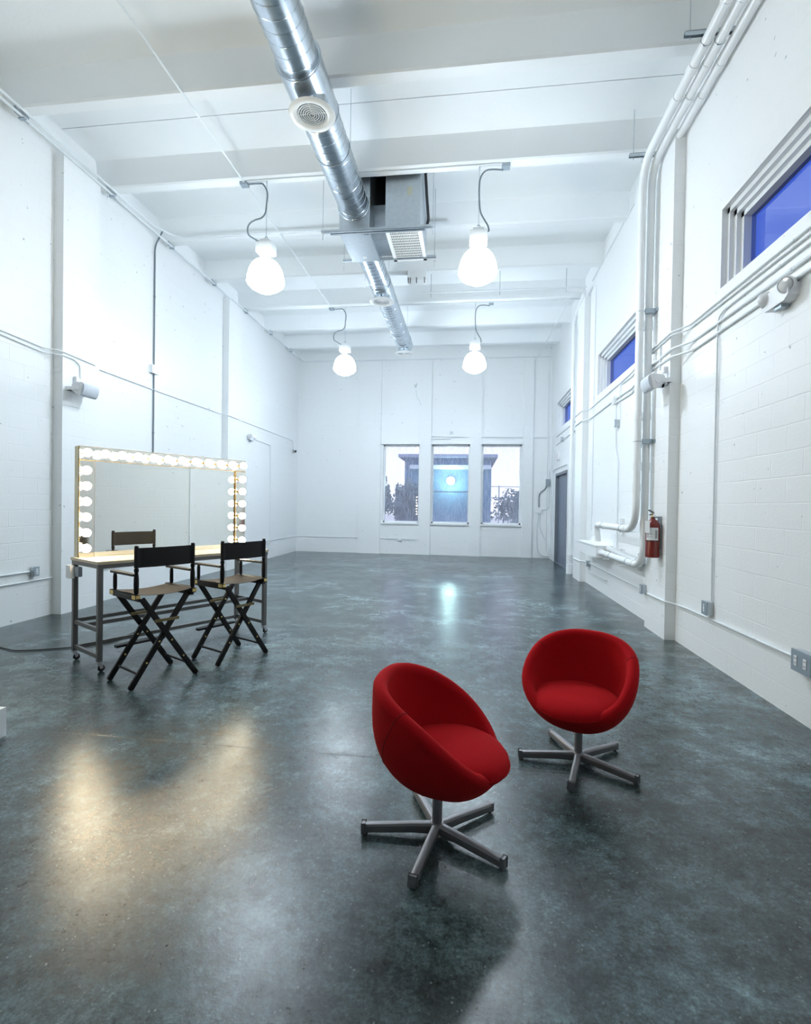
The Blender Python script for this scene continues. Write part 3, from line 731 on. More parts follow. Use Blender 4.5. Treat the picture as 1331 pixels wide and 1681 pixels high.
# ------------------------------------------------------------------ high bay lamps
def make_lamp():
    t = thing('high_bay_lamp', 'lamp', 'pendant lamp', (0, 0, 0), 0, 'lit high bay lamps under the ceiling')
    # origin: chain foot on the rib, local z = 0 at rib underside (6.22)
    def Z(z): return z-ZR
    ch = MB()
    z = -.02; k = 0
    while z > Z(5.43):
        n = 12; a = V((1, 0, 0)) if k % 2 else V((0, 1, 0)); L_ = .020; w = .009
        loop = [(a*(w*cos(2*pi*i/n))+V((0, 0, z-L_/2+L_*.62*sin(2*pi*i/n)))) for i in range(n+1)]
        ch.tube(loop, .0022, 4, cap=False); z -= .0185*1.05; k += 1
    ch.tube([(0, 0, 0), (0, 0, -.03)], .008, 8)
    ch.build('chain', M['galv_dull'], t, smooth=60)
    hk = MB(); hk.tube([(.0, 0, Z(5.355)), (0, 0, Z(5.385))]+[(.018*sin(R(a)), 0, Z(5.405)-.018*cos(R(a))) for a in range(0, 300, 20)], .005, 8)
    hk.build('hook', M['boxgrey'], t, smooth=60)
    bl = MB().box((-.12, -.10, Z(5.175)), (.12, .10, Z(5.315)), .012).box((-.075, -.07, Z(5.30)), (.075, .07, Z(5.36)), .01).build('ballast_box', M['wpaint'], t, smooth=30)
    MB().lathe([(0, Z(5.18)), (.055, Z(5.18)), (.055, Z(5.15)), (.048, Z(5.145)), (.048, Z(5.08)), (0, Z(5.08))], n=24).build('lamp_neck', M['boxgrey'], bl, smooth=30)
    fi = MB()
    for k in range(12): a = 2*pi*k/12; fi.box((.05*cos(a)-.003, .05*sin(a)-.003, Z(5.10)), (.05*cos(a)+.003, .05*sin(a)+.003, Z(5.15)))
    fi.build('cooling_fin', M['boxgrey'], bl)
    gb = MB().lathe([(0, Z(5.095)), (.06, Z(5.094)), (.115, Z(5.075)), (.165, Z(5.04)), (.205, Z(4.99)), (.235, Z(4.93)), (.256, Z(4.85)), (.266, Z(4.78)), (.268, Z(4.765)), (.266, Z(4.755)), (0, Z(4.756))], n=40)
    gb.build('globe', M['lamp'], t, smooth=60)
    MB().lathe([(0, Z(4.755)), (.266, Z(4.754)), (.255, Z(4.73)), (.20, Z(4.68)), (.12, Z(4.635)), (.05, Z(4.615)), (0, Z(4.612))], n=40).build('lower_lens', M['lamp_lens'], t, smooth=60)
    MB().torus((0, 0, Z(4.772)), .272, .005, n=40, k=6).build('globe_rim', M['chrome'], t, smooth=60)
    return t
lamps = []
def whip(parent, pts, r=.011):
    pts = [V(p)-parent.location for p in pts]
    return MB().tube(smooth_path(pts), r, 8).build('flexible_conduit', M['flex'], parent, smooth=60)
L1 = [(403.6, 303), (412, 301), (424.5, 300), (432, 303), (438, 313), (439.5, 322), (438, 335), (436, 350), (430, 358), (419, 362), (411, 367), (407, 375), (408.5, 386), (418, 393), (431, 396)]
L2 = [(826, 280), (812, 279), (800, 280), (793, 285), (788, 295), (786.5, 310), (786.7, 330), (788.5, 348), (794, 360), (800.5, 371), (802, 380), (798.5, 388)]
lamp0 = make_lamp()
spots = [(-3.0, 7.0, L1, 'left', 'lit high bay lamp left of the ventilation unit, closer row, cable bowed outwards'),
         (.055, 7.0, L2, 'right', 'lit high bay lamp right of the ventilation unit, the largest, closer row'),
         (-3.0, 11.65, L1, 'left', 'lit high bay lamp left of the duct end, far row near the window wall'),
         (.055, 11.65, L2, 'right', 'lit high bay lamp right of the duct end, above the far windows')]
for i, (x, y, wp, sd, lab) in enumerate(spots):
    o = lamp0 if i == 0 else copy_tree(lamp0)
    o.location = (x, y, ZR); o['label'] = lab; lamps.append(o)
dim = emis('added_fill_globe', (.92, .96, .95), LAMP_E*.60); dim2 = emis('added_fill_lens', (.92, .96, .95), LAMP_E*.15)  # for the added fill lamps: weak lenses keep the near floor dark
for x, sd in ((-3.0, 'left'), (.055, 'right')):     # two unseen lamps added overhead to brighten the near ceiling and walls
    o = copy_tree(lamp0); o.location = (x, 2.35, ZR); o['label'] = 'added high bay fill lamp over the %s, unseen above the view' % ('white plinth' if sd == 'left' else 'red chairs')
    for c in o.children:
        if c.name.startswith(('globe', 'lower_lens')) and 'rim' not in c.name:
            c.data = c.data.copy(); c.data.materials[0] = dim if c.name.startswith('globe') else dim2
for o, (x, y, wp, sd, lab) in zip(lamps, spots):
    # same bends for both rows; the far row is the same whip 4.65 m further on
    P = [at(1, 7.0, *q) for q in wp]; P = [V((p.x, y-.01, min(p.z, 6.19))) for p in P]
    P[-1] = V((x+(-.07 if sd == 'left' else .10), y, 5.335)); whip(o, P)
    bx_ = -3.34 if sd == 'left' else .41
    j = MB().box((bx_-.055, y-.05, ZR-.045), (bx_+.055, y+.05, ZR), .004).build('junction_box', M['boxgrey'])
    near_ = 'closer' if y < 9 else 'far'
    tag(j, 'small grey ceiling junction box feeding the %s %s lamp' % (near_, 'left' if sd == 'left' else 'right'), 'junction box', 'ceiling junction boxes')

# ------------------------------------------------------------------ conduit runs
def run(name, label, cat, pts, r=.011, fil=.09, mat='wconduit', group=None, couplings=(), straps=0):
    pts = [V(p) for p in pts]; path = fillet(pts, fil) if fil else pts
    o = MB().tube(path, r, 8).build(name, M[mat], smooth=60); tag(o, label, cat, group)
    if straps:
        acc = 0; nxt = straps*.5
        for i in range(len(path)-1):
            a, b = path[i], path[i+1]; L_ = (b-a).length
            while nxt < acc+L_:
                p = a+(b-a)*((nxt-acc)/L_); d = (b-a).normalized()
                MB().tube([p-d*.018, p+d*.018], r*1.28, 8).build('coupling', M[mat], o, smooth=60); nxt += straps
            acc += L_
    return o
G1, G2, G3, G4 = 'ceiling conduit runs', 'conduits along the pipe wall', 'conduits along the vanity-side wall', 'conduits on the window wall'
xl = XL+.016; xlp = XL+TL+.014; xr = XR-.016; xrp = XR-TR-.014
run('conduit', 'pale conduit running lengthwise under the ceiling ribs past the left lamps', 'conduit', [(-3.33, YF+.02, ZR-.013), (-3.33, 11.6, ZR-.013)], .012, 0, group=G1, straps=3)
run('conduit', 'conduit crossing the rib between the two closer lamps', 'conduit', [(-3.28, 6.95, ZR-.012), (.36, 6.95, ZR-.012)], .011, 0, group=G1, straps=1.5)
run('conduit', 'conduit crossing the rib between the two far lamps', 'conduit', [(-3.28, 11.60, ZR-.012), (2.40, 11.60, ZR-.012)], .011, 0, group=G1, straps=1.5)
# left wall, high
run('conduit', 'lower of the twin conduits topping the vanity-side wall, running on round the window wall', 'conduit', [(XL+.17, YF+.02, 6.17), (XL+.17, YB-.03, 6.17), (XR-.05, YB-.03, 6.17)], .017, .05, group=G3, straps=3.05)
run('conduit', 'upper of the twin conduits under the ribs, turning along a rib to the ventilation unit', 'conduit', [(XL+.19, YF+.02, 6.27-.09), (XL+.22, 4.6, 6.21), (XL+.22, 7.9, 6.21), (XL+.42, 8.30, 6.20), (-2.1, 8.30, 6.20), (-.4, 8.30, 6.20)], .017, .25, group=G3, straps=3.05)
for k, y in enumerate((2.40, 3.93, 5.46, 6.99, 8.52, 10.05, 11.58, 13.11, 14.64)):
    if y < 5: continue
    o = MB().box((XL+.145, y-.10, 6.155), (XL+.155, y+.10, 6.235)).box((XL+.12, y-.02, 6.14), (XL+.2, y+.02, 6.155)).build('bearing_clip', M['boxgrey'])
    o['label'] = 'grey clip where a rib meets the vanity-side wall, ' + ['nearest the picture edge', 'above the speaker pier', 'near the dark vertical conduit', 'in mid bay', 'above the second pier', 'past the second pier', 'in the far corner'][k-2]
    o['category'] = 'bracket'; o['group'] = 'rib bearing clips'
def wallpath(axis, segs):
    return [at(axis, v, x, y) for (v, x, y) in segs]
mid = wallpath(0, [(xl, -90, 512), (xl, 0, 541), (xl, 72, 571), (xlp, 101, 576), (xlp, 155, 599), (xl, 162, 606), (xl, 255, 641), (xl, 362, 679), (xlp, 373, 681), (xlp, 393, 689), (xl, 400, 692), (xl, 480, 723), (xl, 482, 737)])
run('conduit', 'long thin conduit across the vanity-side wall at mid height, ending at the tiny dark camera', 'conduit', mid, .009, .05, group=G3, straps=3)
spk = wallpath(0, [(xl, -90, 516), (xl, 0, 548), (xl, 72, 579), (xlp, 101, 582), (xlp, 122, 590), (xlp, 132, 600), (xlp, 132.5, 622)])
run('conduit', 'short conduit beside the mid-height run, bending down to the vanity-side speaker', 'conduit', spk, .009, .08, group=G3)
run('conduit', 'dark vertical conduit dropping down the vanity-side wall behind the lit mirror', 'conduit', [(XL+.17, 8.25, 6.33), (xl+.02, 8.25, 6.1), (xl, 8.25, 6.0), (xl, 8.25, .52)], .013, .1, 'flex', group=G3, straps=2.4)
run('conduit', 'low conduit along the foot of the vanity-side wall, continuing under the windows', 'conduit', [(xl, YF+.02, .50), (xl, YB-.02, .50), (-5.3, YB-.014, .49), (-3.6, YB-.014, .49), (-2.78, YB-.018, .49), (-1.75, YB-.06, .49), (-1.42, YB-.06, .49), (-1.42, YB-.06, 3.63), (-1.15, YB-.06, 3.66), (-.62, YB-.06, 3.66)], .010, .12, group=G4, straps=3)
run('conduit', 'short conduit stub to the outlet at the left picture edge', 'conduit', wallpath(0, [(xl, -60, 954), (xl, 0, 945.5), (xl, 49, 938.5)]), .012, 0, group=G3)
run('conduit', 'conduit dropping from the vanity-side emergency light to the low outlet', 'conduit', wallpath(0, [(xl, 420, 722), (xl, 444, 731), (xl, 443, 888)]), .008, .06, group=G3, straps=1.6)
# back wall
yb = YB-.06
run('conduit', 'horizontal conduit over the tall windows running to the door corner', 'conduit', [(-1.62, yb, 3.75), (-.62, yb, 3.72), (1.95, yb, 3.70), (2.40, YB-.03, 3.70)], .009, .05, group=G4, straps=1.6)
run('conduit', 'thin conduit dropping from the motion sensor down to the window header', 'conduit', wallpath(1, [(yb, 683, 640), (yb, 684, 652), (yb, 690, 660), (yb, 690.5, 709)]), .008, .05, group=G4)
run('conduit', 'thin vertical conduit up the window-wall corner by the door', 'conduit', [(2.34, YB-.02, .25), (2.34, YB-.02, 6.15)], .009, 0, group=G4, straps=2)
cb2 = wallpath(1, [(YB-.03, 897, 797), (YB-.03, 894, 803), (YB-.03, 886, 810), (YB-.03, 884.5, 818), (YB-.03, 884.5, 833)])
run('cable_loop', 'dark grey cable looping between two boxes beside the door corner', 'cable', smooth_path(cb2, 5), .016, 0, 'flex', group=G4)
cb3 = wallpath(1, [(YB-.03, 883, 842), (YB-.03, 881, 865), (YB-.03, 880.5, 890), (YB-.03, 884, 906), (YB-.03, 893, 913), (YB-.03, 902, 912)])
run('cable_loop', 'pale cable curving down to the floor below the corner box', 'cable', smooth_path(cb3, 5), .012, 0, group=G4)
cb4 = wallpath(1, [(YB-.035, 885, 842), (YB-.035, 885, 866), (YB-.035, 899, 896), (YB-.035, 899, 911)])
run('cable_loop', 'pale cable slanting from the corner box towards the door sill', 'cable', cb4, .012, .2, group=G4)
cb5 = wallpath(1, [(YB-.03, 888, 837), (YB-.03, 898, 836), (YB-.03, 901, 829), (YB-.03, 901, 775), (YB-.03, 904, 771)])
run('cable_loop', 'thin cable rising from the corner box up beside the door frame', 'cable', cb5, .009, .12, group=G4)
# right wall: near bay, over the pier, far bay
def rrun(label, near, pier, farp, r, name='conduit', straps=1.7):
    s = [(xr-.0, x, y) for x, y in near]+[(xrp, x, y) for x, y in pier]+[(xr, x, y) for x, y in farp]
    return run(name, label, 'conduit', wallpath(0, s), r, .05, group=G2, straps=straps)
def extrap(a, b, k):
    return (a[0]+(a[0]-b[0])*k, a[1]+(a[1]-b[1])*k)
a, b = (1331, 371), (1131, 534)
rrun('topmost of three thin conduits under the big blue window', [extrap(a, b, .6), a, b], [(1101.3, 545.6), (1068.5, 575.6)], [(1062, 580), (1037, 611), (1019, 628), (970, 669.5)], .0095)
a, b = (1331, 383), (1130, 541)
rrun('middle of three thin conduits under the big blue window', [extrap(a, b, .6), a, b], [(1101.5, 551), (1068, 581)], [(1061, 586), (1037, 618), (1020, 631)], .0095)
a, b = (1331, 397), (1190, 507)
o = rrun('lowest thin conduit under the big window, bending down to a wall outlet', [extrap(a, b, .6), a, b, (1180, 520), (1178, 540), (1167.5, 990)], [], [], .0095)
a, b = (1331, 420), (1137, 560)
rrun('upper thick conduit passing just above the two-headed emergency light', [extrap(a, b, .6), a, b], [(1102, 573), (1064, 605.6)], [(1058, 611), (1037, 637), (1011, 655), (970, 686)], .014)
a, b = (1331, 441), (1137, 575)
rrun('lower thick conduit passing behind the two-headed emergency light', [extrap(a, b, .6), a, b], [(1101, 586), (1060, 614)], [(1054, 619), (1037, 645), (1012, 661)], .014)
# beyond: over the second pier and on past the door
y2a, y2b = 10.93, 11.61
def pier2(z0, z1, label, r):
    zm = lambda y: z0+(z1-z0)*(y-10.2)/(14.6-10.2)
    run('conduit', label, 'conduit', [(xr, 10.2, zm(10.2)), (xr, 10.72, zm(10.72)), (xrp, 10.95, zm(10.95)), (xrp, 11.58, zm(11.58)), (xr, 11.85, zm(11.8)), (xr, 14.75, zm(14.7))], r, .06, group=G2, straps=2)
zA = at(0, xr, 970, 669.5).z; zB = at(0, xr, 970, 686).z
pier2(zA, zA-.03, 'upper conduit crossing the far pier and running on under the last blue window', .0095)
pier2(zB, zB-.05, 'lower conduit crossing the far pier towards the corner over the door', .014)
run('conduit', 'vertical drop from the junction cluster to a switch box with a kinked lower run', 'conduit', wallpath(0, [(xr, 1011, 664), (xr, 1010.5, 735), (xr, 1014.5, 757), (xr, 1012, 908)]), .010, .08, group=G2, straps=1.2)
run('conduit', 'short vertical stub ending beside the switch box', 'conduit', wallpath(0, [(xr, 1018, 629), (xr, 1017.5, 688)]), .008, 0, group=G2)
run('conduit', 'short drop from the thin conduits to the pipe-wall speaker', 'conduit', wallpath(0, [(xrp, 1084, 569), (xrp, 1083, 608)]), .009, 0, group=G2)
low = wallpath(0, [(xr, 1420, 1135), (xr, 1306, 1079), (xr, 1128, 999), (xr, 1111, 993)])+wallpath(0, [(xrp, 1092, 988), (xrp, 1063, 975)])+wallpath(0, [(xr, 1057, 971), (xr, 1050, 966), (xr, 962, 922)])
run('conduit', 'low white conduit along the foot of the pipe wall crossing the pier', 'conduit', low, .012, .07, group=G2, straps=2.4)
z_ = at(0, xr, 962, 922).z
run('conduit', 'low conduit continuing past the far pier to the door', 'conduit', [(xr, 9.9, z_), (xr, 10.75, z_), (xrp, 10.97, z_), (xrp, 11.55, z_), (xr, 11.8, z_), (xr, 12.6, z_)], .012, .06, group=G2)
run('conduit', 'short conduit stub ending near the floor below the wall trough', 'conduit', wallpath(0, [(xr, 966, 928), (xr, 966, 938), (xr, 995, 953)])[0:3], .010, .05, group=G2)
run('conduit', 'thin conduit arched over the top of the grey door', 'conduit', [(xr, 15.2, 2.60), (xr, 15.0, 2.66), (xr, 13.0, 2.66), (xr, 12.92, 2.45), (xr, 12.92, 1.3)], .012, .15, group=G2)
run('conduit', 'vertical conduit in the far corner of the pipe wall', 'conduit', [(xr, 15.45, .2), (xr, 15.45, 3.7)], .012, 0, group=G2, straps=1.2)
run('conduit', 'second vertical conduit on the hinge side of the grey door', 'conduit', [(xr, 15.15, .15), (xr, 15.15, 2.6)], .012, 0, group=G2, straps=1.2)
# joint lines of the side wall read as a slim ledge near the top
run('conduit', 'thin line of conduit high on the pipe wall between the piers', 'conduit', wallpath(0, [(xr, 1040, 335), (xr, 972, 461)]), .009, 0, group=G2, straps=2)
run('conduit', 'vertical conduit beside the far edge of the second blue window', 'conduit', [(xr, 10.42, 6.0), (xr, 10.42, 1.1)], .008, 0, group=G2, straps=1.5)

# big white pipes: overhead, down the wall beside the pier, then along low
def pipe(label, x, zt, y, zb, yend, zend, tail=()):
    pts = [(x, YF+.02, zt), (x, y, zt), (x, y, zb), (x, yend, zend)]+list(tail)
    path = fillet(pts, .34, 12)
    o = MB().tube(path, .047, 20).build('conduit_pipe', M['wpaint'], smooth=60); tag(o, label, 'pipe', 'large white pipes on the pipe wall')
    cps = [((x, y, z-.05), (x, y, z+.05)) for z in (3.9, 2.75, 2.1, zb+.55)]+[((x, yy-.05, zt), (x, yy+.05, zt)) for yy in (4.65, 5.35, 5.75)]
    cps += [((x, yy-.05, zb+(zend-zb)*.3), (x, yy+.05, zb+(zend-zb)*.3)) for yy in (y+.40, yend-.5)]
    for a, b in cps: MB().tube([a, b], .053, 20).build('coupling', M['wpaint'], o, smooth=40)
    return o
pipe('large white pipe farthest out from the wall, ending in the short upper horizontal leg', 2.125, 5.95, 6.78, 1.28, 8.75, 1.28, [(2.15, 8.75, 1.0)])
pipe('large white pipe in the middle of the trio, running low into the wall trough', 2.245, 5.95, 6.82, .80, 9.05, .80)
pipe('large white pipe tight against the wall behind the other two, next to the pier edge', 2.37, 5.95, 7.05, .80, 9.05, .87)
# hangers
for k, (y, lab) in enumerate(((4.66, 'topmost steel strut hanger holding the overhead pipes'), (5.06, 'second steel strut hanger from the top holding the overhead pipes'), (6.70, 'steel strut hanger beside the bend of the white pipes'))):
    hg = MB().box((1.93, y-.02, 6.040), (2.40, y+.02, 6.045)).box((1.93, y-.02, 6.003), (2.40, y-.016, 6.045)).box((1.93, y+.016, 6.003), (2.40, y+.02, 6.045)).build('pipe_hanger', M['galv_dull'])
    tag(hg, lab, 'bracket', 'pipe hangers')
    MB().cyl((1.98, y, 5.97), (1.98, y, ZS), .005, 8).build('threaded_rod', M['galv_dull'], hg)
    pc = MB()
    for x in (2.125, 2.245): pc.torus((x, y, 5.95), .050, .004, (0, 1, 0), 24, 6)
    pc.build('pipe_clamp', M['galv'], hg, smooth=60)
for k, (z, lab) in enumerate(((4.08, 'upper steel strut bracket clamping the vertical white pipes beside the second window'), (2.42, 'lower steel strut bracket clamping the vertical white pipes'))):
    hg = MB().box((2.30, 6.70, z-.02), (2.34, 7.32, z+.02)).box((2.34, 7.1, z-.02), (2.44, 7.14, z+.02)).box((2.18, 6.74, z-.03), (2.30, 6.78, z+.03)).build('pipe_bracket', M['boxgrey']); tag(hg, lab, 'bracket', 'pipe brackets')
    pc = MB()
    for x, y in ((2.125, 6.78), (2.245, 6.82), (2.37, 7.05)): pc.torus((x, y, z), .050, .004, (0, 0, 1), 24, 6)
    pc.build('pipe_clamp', M['galv'], hg, smooth=60)
for (y, z, lab) in ((7.35, 1.28, 'strut bracket holding the upper horizontal pipe leg by its bend'), (8.35, 1.28, 'strut bracket at the far end of the upper horizontal pipe leg'), (7.45, .80, 'strut bracket holding the lower horizontal pipes by their bend'), (8.3, .80, 'strut bracket halfway along the lower horizontal pipes')):
    hg = MB()
    for yy in (y-.05, y+.03): hg.box((2.39, yy, z-.12), (2.44, yy+.035, z+.12))
    hg.box((2.12, y-.02, z-.055), (2.42, y+.02, z-.048)); o = hg.build('pipe_bracket', M['wpaint']); tag(o, lab, 'bracket', 'pipe brackets')
    MB().torus((2.245 if z < 1 else 2.125, y, z), .050, .005, (0, 1, 0), 24, 6).build('pipe_clamp', M['galv'], o, smooth=60)
tr = MB().box((2.17, 8.95, .70), (2.44, 10.45, .90), .004).build('wall_trough', M['wpaint']); tag(tr, 'long white steel wiring trough on the pipe wall where the low pipes end', 'electrical trough')
MB().box((2.155, 8.94, .90), (2.44, 10.46, .912)).build('trough_lid', M['wpaint'], tr)
# tall pipes by the door
dp = MB().tube(fillet([(1.9, 10.72, 6.05), (2.30, 10.75, 6.05), (2.36, 12.2, 5.95), (2.36, 12.2, .25)], .18, 8), .045, 16).build('drain_pipe', M['wpaint'], smooth=60)
tag(dp, 'white drain pipe running down beside the grey door to the floor', 'pipe')
MB().cyl((2.36, 12.2, .0), (2.36, 12.2, .22), .075, 18).cyl((2.36, 12.2, .34), (2.36, 12.2, .46), .06, 18).build('pipe_fitting', M['wpaint'], dp, smooth=40)
run('ceiling_pipe', 'thin white pipe crossing below the far ceiling ribs on drop rods', 'pipe', [(-1.1, 10.72, 6.10), (2.30, 10.72, 6.10)], .018, 0, group=G1, straps=1.6)
ro = MB()
for x in (-.9, .55, 1.9): ro.cyl((x, 10.72, 6.0), (x, 10.72, ZS), .006, 6)
o = ro.build('drop_rod', M['boxgrey']); o.parent = bpy.data.objects['ceiling_pipe']
run('conduit', 'slanting thin pipe from the far pier top down to the window wall corner', 'conduit', [(2.1, 10.72, 6.1), (2.0, 15.7, 6.17)], .010, 0, group=G1)
# little white cabinet hung by the duct
cb_ = MB().box((-1.30, 9.90, 6.02), (-.92, 10.15, 6.215), .01).build('heater_unit', M['wpaint']); tag(cb_, 'small white cabinet hung under the ceiling beside the far duct', 'equipment box')
c2 = MB()
for x in (-1.28, -1.24, -1.12, -.96): c2.box((x-.008, 9.88, 5.95), (x+.008, 9.895, 6.06))
c2.build('mounting_clip', M['frame_grey'], cb_)

# ------------------------------------------------------------------ wall devices
def box_on_side(px, py, sgn, label, w=.075, h=.115, d=.055, plane=None, double=False, mat='boxgrey', name='wall_outlet', cat='outlet'):
    """surface box on a side wall (sgn=+1 left wall, -1 right wall)"""
    x = plane if plane is not None else (XL if sgn > 0 else XR)
    p = at(0, x+sgn*d*.5, px, py); y, z = p.y, p.z; W = w*(1.7 if double else 1)
    t = thing(name, label, cat, (x, y, z), 0, 'surface-mounted electrical boxes')
    MB().box((0, -W/2, -h/2), (sgn*d, W/2, h/2), .004).build('back_box', M['wpaint' if mat == 'w' else 'galv_dull'], t)
    MB().box((sgn*d, -W/2-.004, -h/2-.004), (sgn*(d+.012), W/2+.004, h/2+.004), .004).build('cover_plate', M[mat if mat != 'w' else 'wpaint'], t)
    for oy in ((-W*.25, W*.25) if double else (0,)):
        rc = MB().box((sgn*(d+.012), oy-.017, -.036), (sgn*(d+.016), oy+.017, .036), .002).build('receptacle', M['wplastic'], t)
        MB().box((sgn*(d+.016), oy-.009, .010), (sgn*(d+.0165), oy-.005, .024)).box((sgn*(d+.016), oy+.005, .010), (sgn*(d+.0165), oy+.009, .024)).box((sgn*(d+.016), oy-.009, -.024), (sgn*(d+.0165), oy-.005, -.010)).box((sgn*(d+.016), oy+.005, -.024), (sgn*(d+.0165), oy+.009, -.010)).build('slot', M['ink'], rc)
    return t
box_on_side(56, 938, 1, 'grey outlet box low on the vanity-side wall by the left picture edge')
box_on_side(152, 943, 1, 'white outlet box on the wall seen under the makeup table', mat='w')
box_on_side(441, 889, 1, 'small white outlet box on the low conduit beyond the makeup table', mat='w')
box_on_side(252.5, 607, 1, 'white switch box halfway up the dark vertical conduit', w=.11, h=.14, double=True, mat='w')
box_on_side(1162, 998, -1, 'grey outlet box low on the pipe wall behind the facing red chair', w=.11, h=.13)
box_on_side(1323, 1088, -1, 'wide grey double outlet box at the right picture edge', w=.12, h=.15, double=True)
box_on_side(1056, 967, -1, 'small grey outlet box low on the wall under the fire extinguisher', plane=XR-TR)
box_on_side(966, 925, -1, 'small outlet box low on the pipe wall below the wiring trough')
box_on_side(1013, 695, -1, 'grey switch box on the kinked vertical conduit under the second window', w=.06, h=.12)
box_on_side(1009, 658, -1, 'white junction box where the pipe-wall conduits meet', mat='w', w=.12, h=.13)
box_on_side(923, 721, -1, 'small grey junction box above the grey door', w=.07, h=.11)
t = thing('exit_sign', 'white box sign on the wall above the grey door, seen edge-on', 'sign', (XR, at(0, XR, 917.5, 749).y, at(0, XR, 917.5, 749).z))
MB().box((0, -.16, -.11), (-.05, .16, .11), .008).build('sign_case', M['wplastic'], t)
MB().box((-.05, -.12, -.07), (-.053, .12, .07)).build('sign_face', simple('pale_pink_face', (.82, .74, .76), .4), t)
def back_box(px, py, label, w=.09, h=.09, mat='galv_dull', d=.05, y=YB-.005):
    p = at(1, y-d, px, py); t = thing('junction_box', label, 'junction box', (p.x, y, p.z), 0, 'surface-mounted electrical boxes')
    MB().box((-w/2, -d, -h/2), (w/2, 0, h/2), .004).build('back_box', M['wpaint'], t)
    MB().box((-w/2-.003, -d-.008, -h/2-.003), (w/2+.003, -d, h/2+.003), .003).build('cover_plate', M[mat], t); return t
back_box(656, 885, 'small outlet box under the first tall window', .11, .11, 'wpaint')
q = back_box(741, 710, 'small dark-centred box over the middle tall window', .10, .10, 'wpaint')
MB().cyl((0, -.058, 0), (0, -.064, 0), .032, 16).build('knockout', M['boxgrey'], q)
back_box(899, 792, 'grey box at the top of the cable loop beside the door corner', .12, .20, 'boxgrey', .09)
back_box(884, 838, 'white box at the bottom of the cable loop beside the door corner', .15, .15, 'wpaint', .07)
p = at(1, YB-.05, 682, 630); t = thing('motion_sensor', 'small white wall sensor above the first tall window', 'sensor', (p.x, YB, p.z))
MB().lathe([(0, 0), (.05, 0), (.05, .03), (.042, .05), (0, .055)], (0, -.0, 0), 20, (0, -1, 0)).build('sensor_body', M['wpaint'], t, smooth=40)
MB().box((-.02, -.03, -.10), (.02, 0, -.065)).build('sensor_bracket', M['boxgrey'], t)

def make_speaker(loc, sgn, label, yaw, tilt):
    """box loudspeaker on a wall yoke; sgn=+1 stands off the left wall"""
    t = thing('wall_speaker', label, 'speaker', loc, 0, 'white wall speakers')
    MB().box((0, -.035, -.05), (sgn*.014, .035, .16), .003).box((0, -.03, .10), (sgn*.05, .03, .17), .005).build('wall_plate', M['wplastic'], t)
    c = V((sgn*.17, 0, -.02)); rot = Matrix.Translation(c)@Matrix.Rotation(yaw, 4, 'Z')@Matrix.Rotation(tilt, 4, 'Y' )
    # body: trapezoid in plan, local +x is the front, height along y (lying on its side)
    bd = MB(); poly = [(-.105, -.045), (-.105, .045), (.02, .092), (.055, .092), (.055, -.092), (.02, -.092)]
    bd.prism(poly, 1, -.145, .145)  # (x,z) section extruded along y
    es = list(bd.bm.edges); bmesh.ops.bevel(bd.bm, geom=es, offset=.008, segments=2, affect='EDGES')
    o = bd.build('cabinet', M['wplastic'], t, smooth=30, xf=rot)
    g = MB(); n = 10; poly = [(.056, -.086), (.056, .086)]+[(.056+.030*sin(pi*(k+.5)/n)**.5, .086-.172*(k+.5)/n) for k in range(n)]
    g.prism(poly, 1, -.138, .138); g.build('grille', M['grille_cloth'], o, smooth=30, xf=rot)
    yk = MB(); 
    for s in (-1, 1): yk.bar((-.18+.0, s*.155, 0), (-.02, s*.155, 0), .008, .045).cyl((-.02, s*.147, 0), (-.02, s*.168, 0), .034, 20)
    yk.bar((-.175, -.158, 0), (-.175, .158, 0), .01, .045); yk.build('yoke', M['wplastic'], t, smooth=40, xf=Matrix.Translation(c)@Matrix.Rotation(yaw, 4, 'Z'))
    return t
p = at(0, XL+TL+.17, 141, 641)
make_speaker((XL+TL, p.y, p.z+.02), 1, 'white wall speaker on the vanity-side pier, tilted down above the mirror corner', R(0), R(14))
p = at(0, XR-TR-.17, 1070, 629)
make_speaker((XR-TR, p.y, p.z+.02), -1, 'white wall speaker on the pipe-wall pier beside the big pipes', R(180), R(14))

def emergency(loc, sgn, label, s=1.0):
    t = thing('emergency_light', label, 'emergency light', loc, 0, 'two-headed emergency lights')
    MB().prism([(-.15*s, -.035*s), (-.11*s, -.06*s), (.11*s, -.06*s), (.15*s, -.035*s), (.15*s, .045*s), (.12*s, .06*s), (-.12*s, .06*s), (-.15*s, .045*s)], 0, 0 if sgn > 0 else -.075*s, .075*s if sgn > 0 else 0).build('housing', M['wplastic'], t)
    for k in (-1, 1):
        c = V((sgn*.06*s, k*.12*s, .035*s)); ax = V((sgn*.75, -.6, -.15) if k < 0 else (sgn*.5, .85, -.1)).normalized()
        hd = MB().lathe([(0, -.05), (.045, -.045), (.062, -.01), (.062, .03), (.055, .036), (.05, .030), (.0, .028)], c, 28, ax).build('lamp_head', M['wplastic'], t, smooth=50)
        MB().lathe([(0, .029), (.030, .030), (.048, .032), (.048, .035), (0, .041)], c, 24, ax).build('lens', M['chrome'], hd, smooth=50)
    MB().box((sgn*.02, -.06*s, -.085*s), (sgn*.07, .02*s, -.06*s)).build('test_bracket', M['boxgrey'], t)
p = at(0, XR-.06, 1276, 489); emergency((XR, p.y, p.z), -1, 'white two-headed emergency light under the big blue window', 1.15)
p = at(0, XL+.06, 413, 719); emergency((XL, p.y, p.z), 1, 'small white emergency light on the wall above the far corner of the mirror')
p = at(0, XL+.08, 485, 740); t = thing('security_camera', 'tiny dark security camera in the far corner of the vanity-side wall', 'camera', (XL, p.y, p.z))
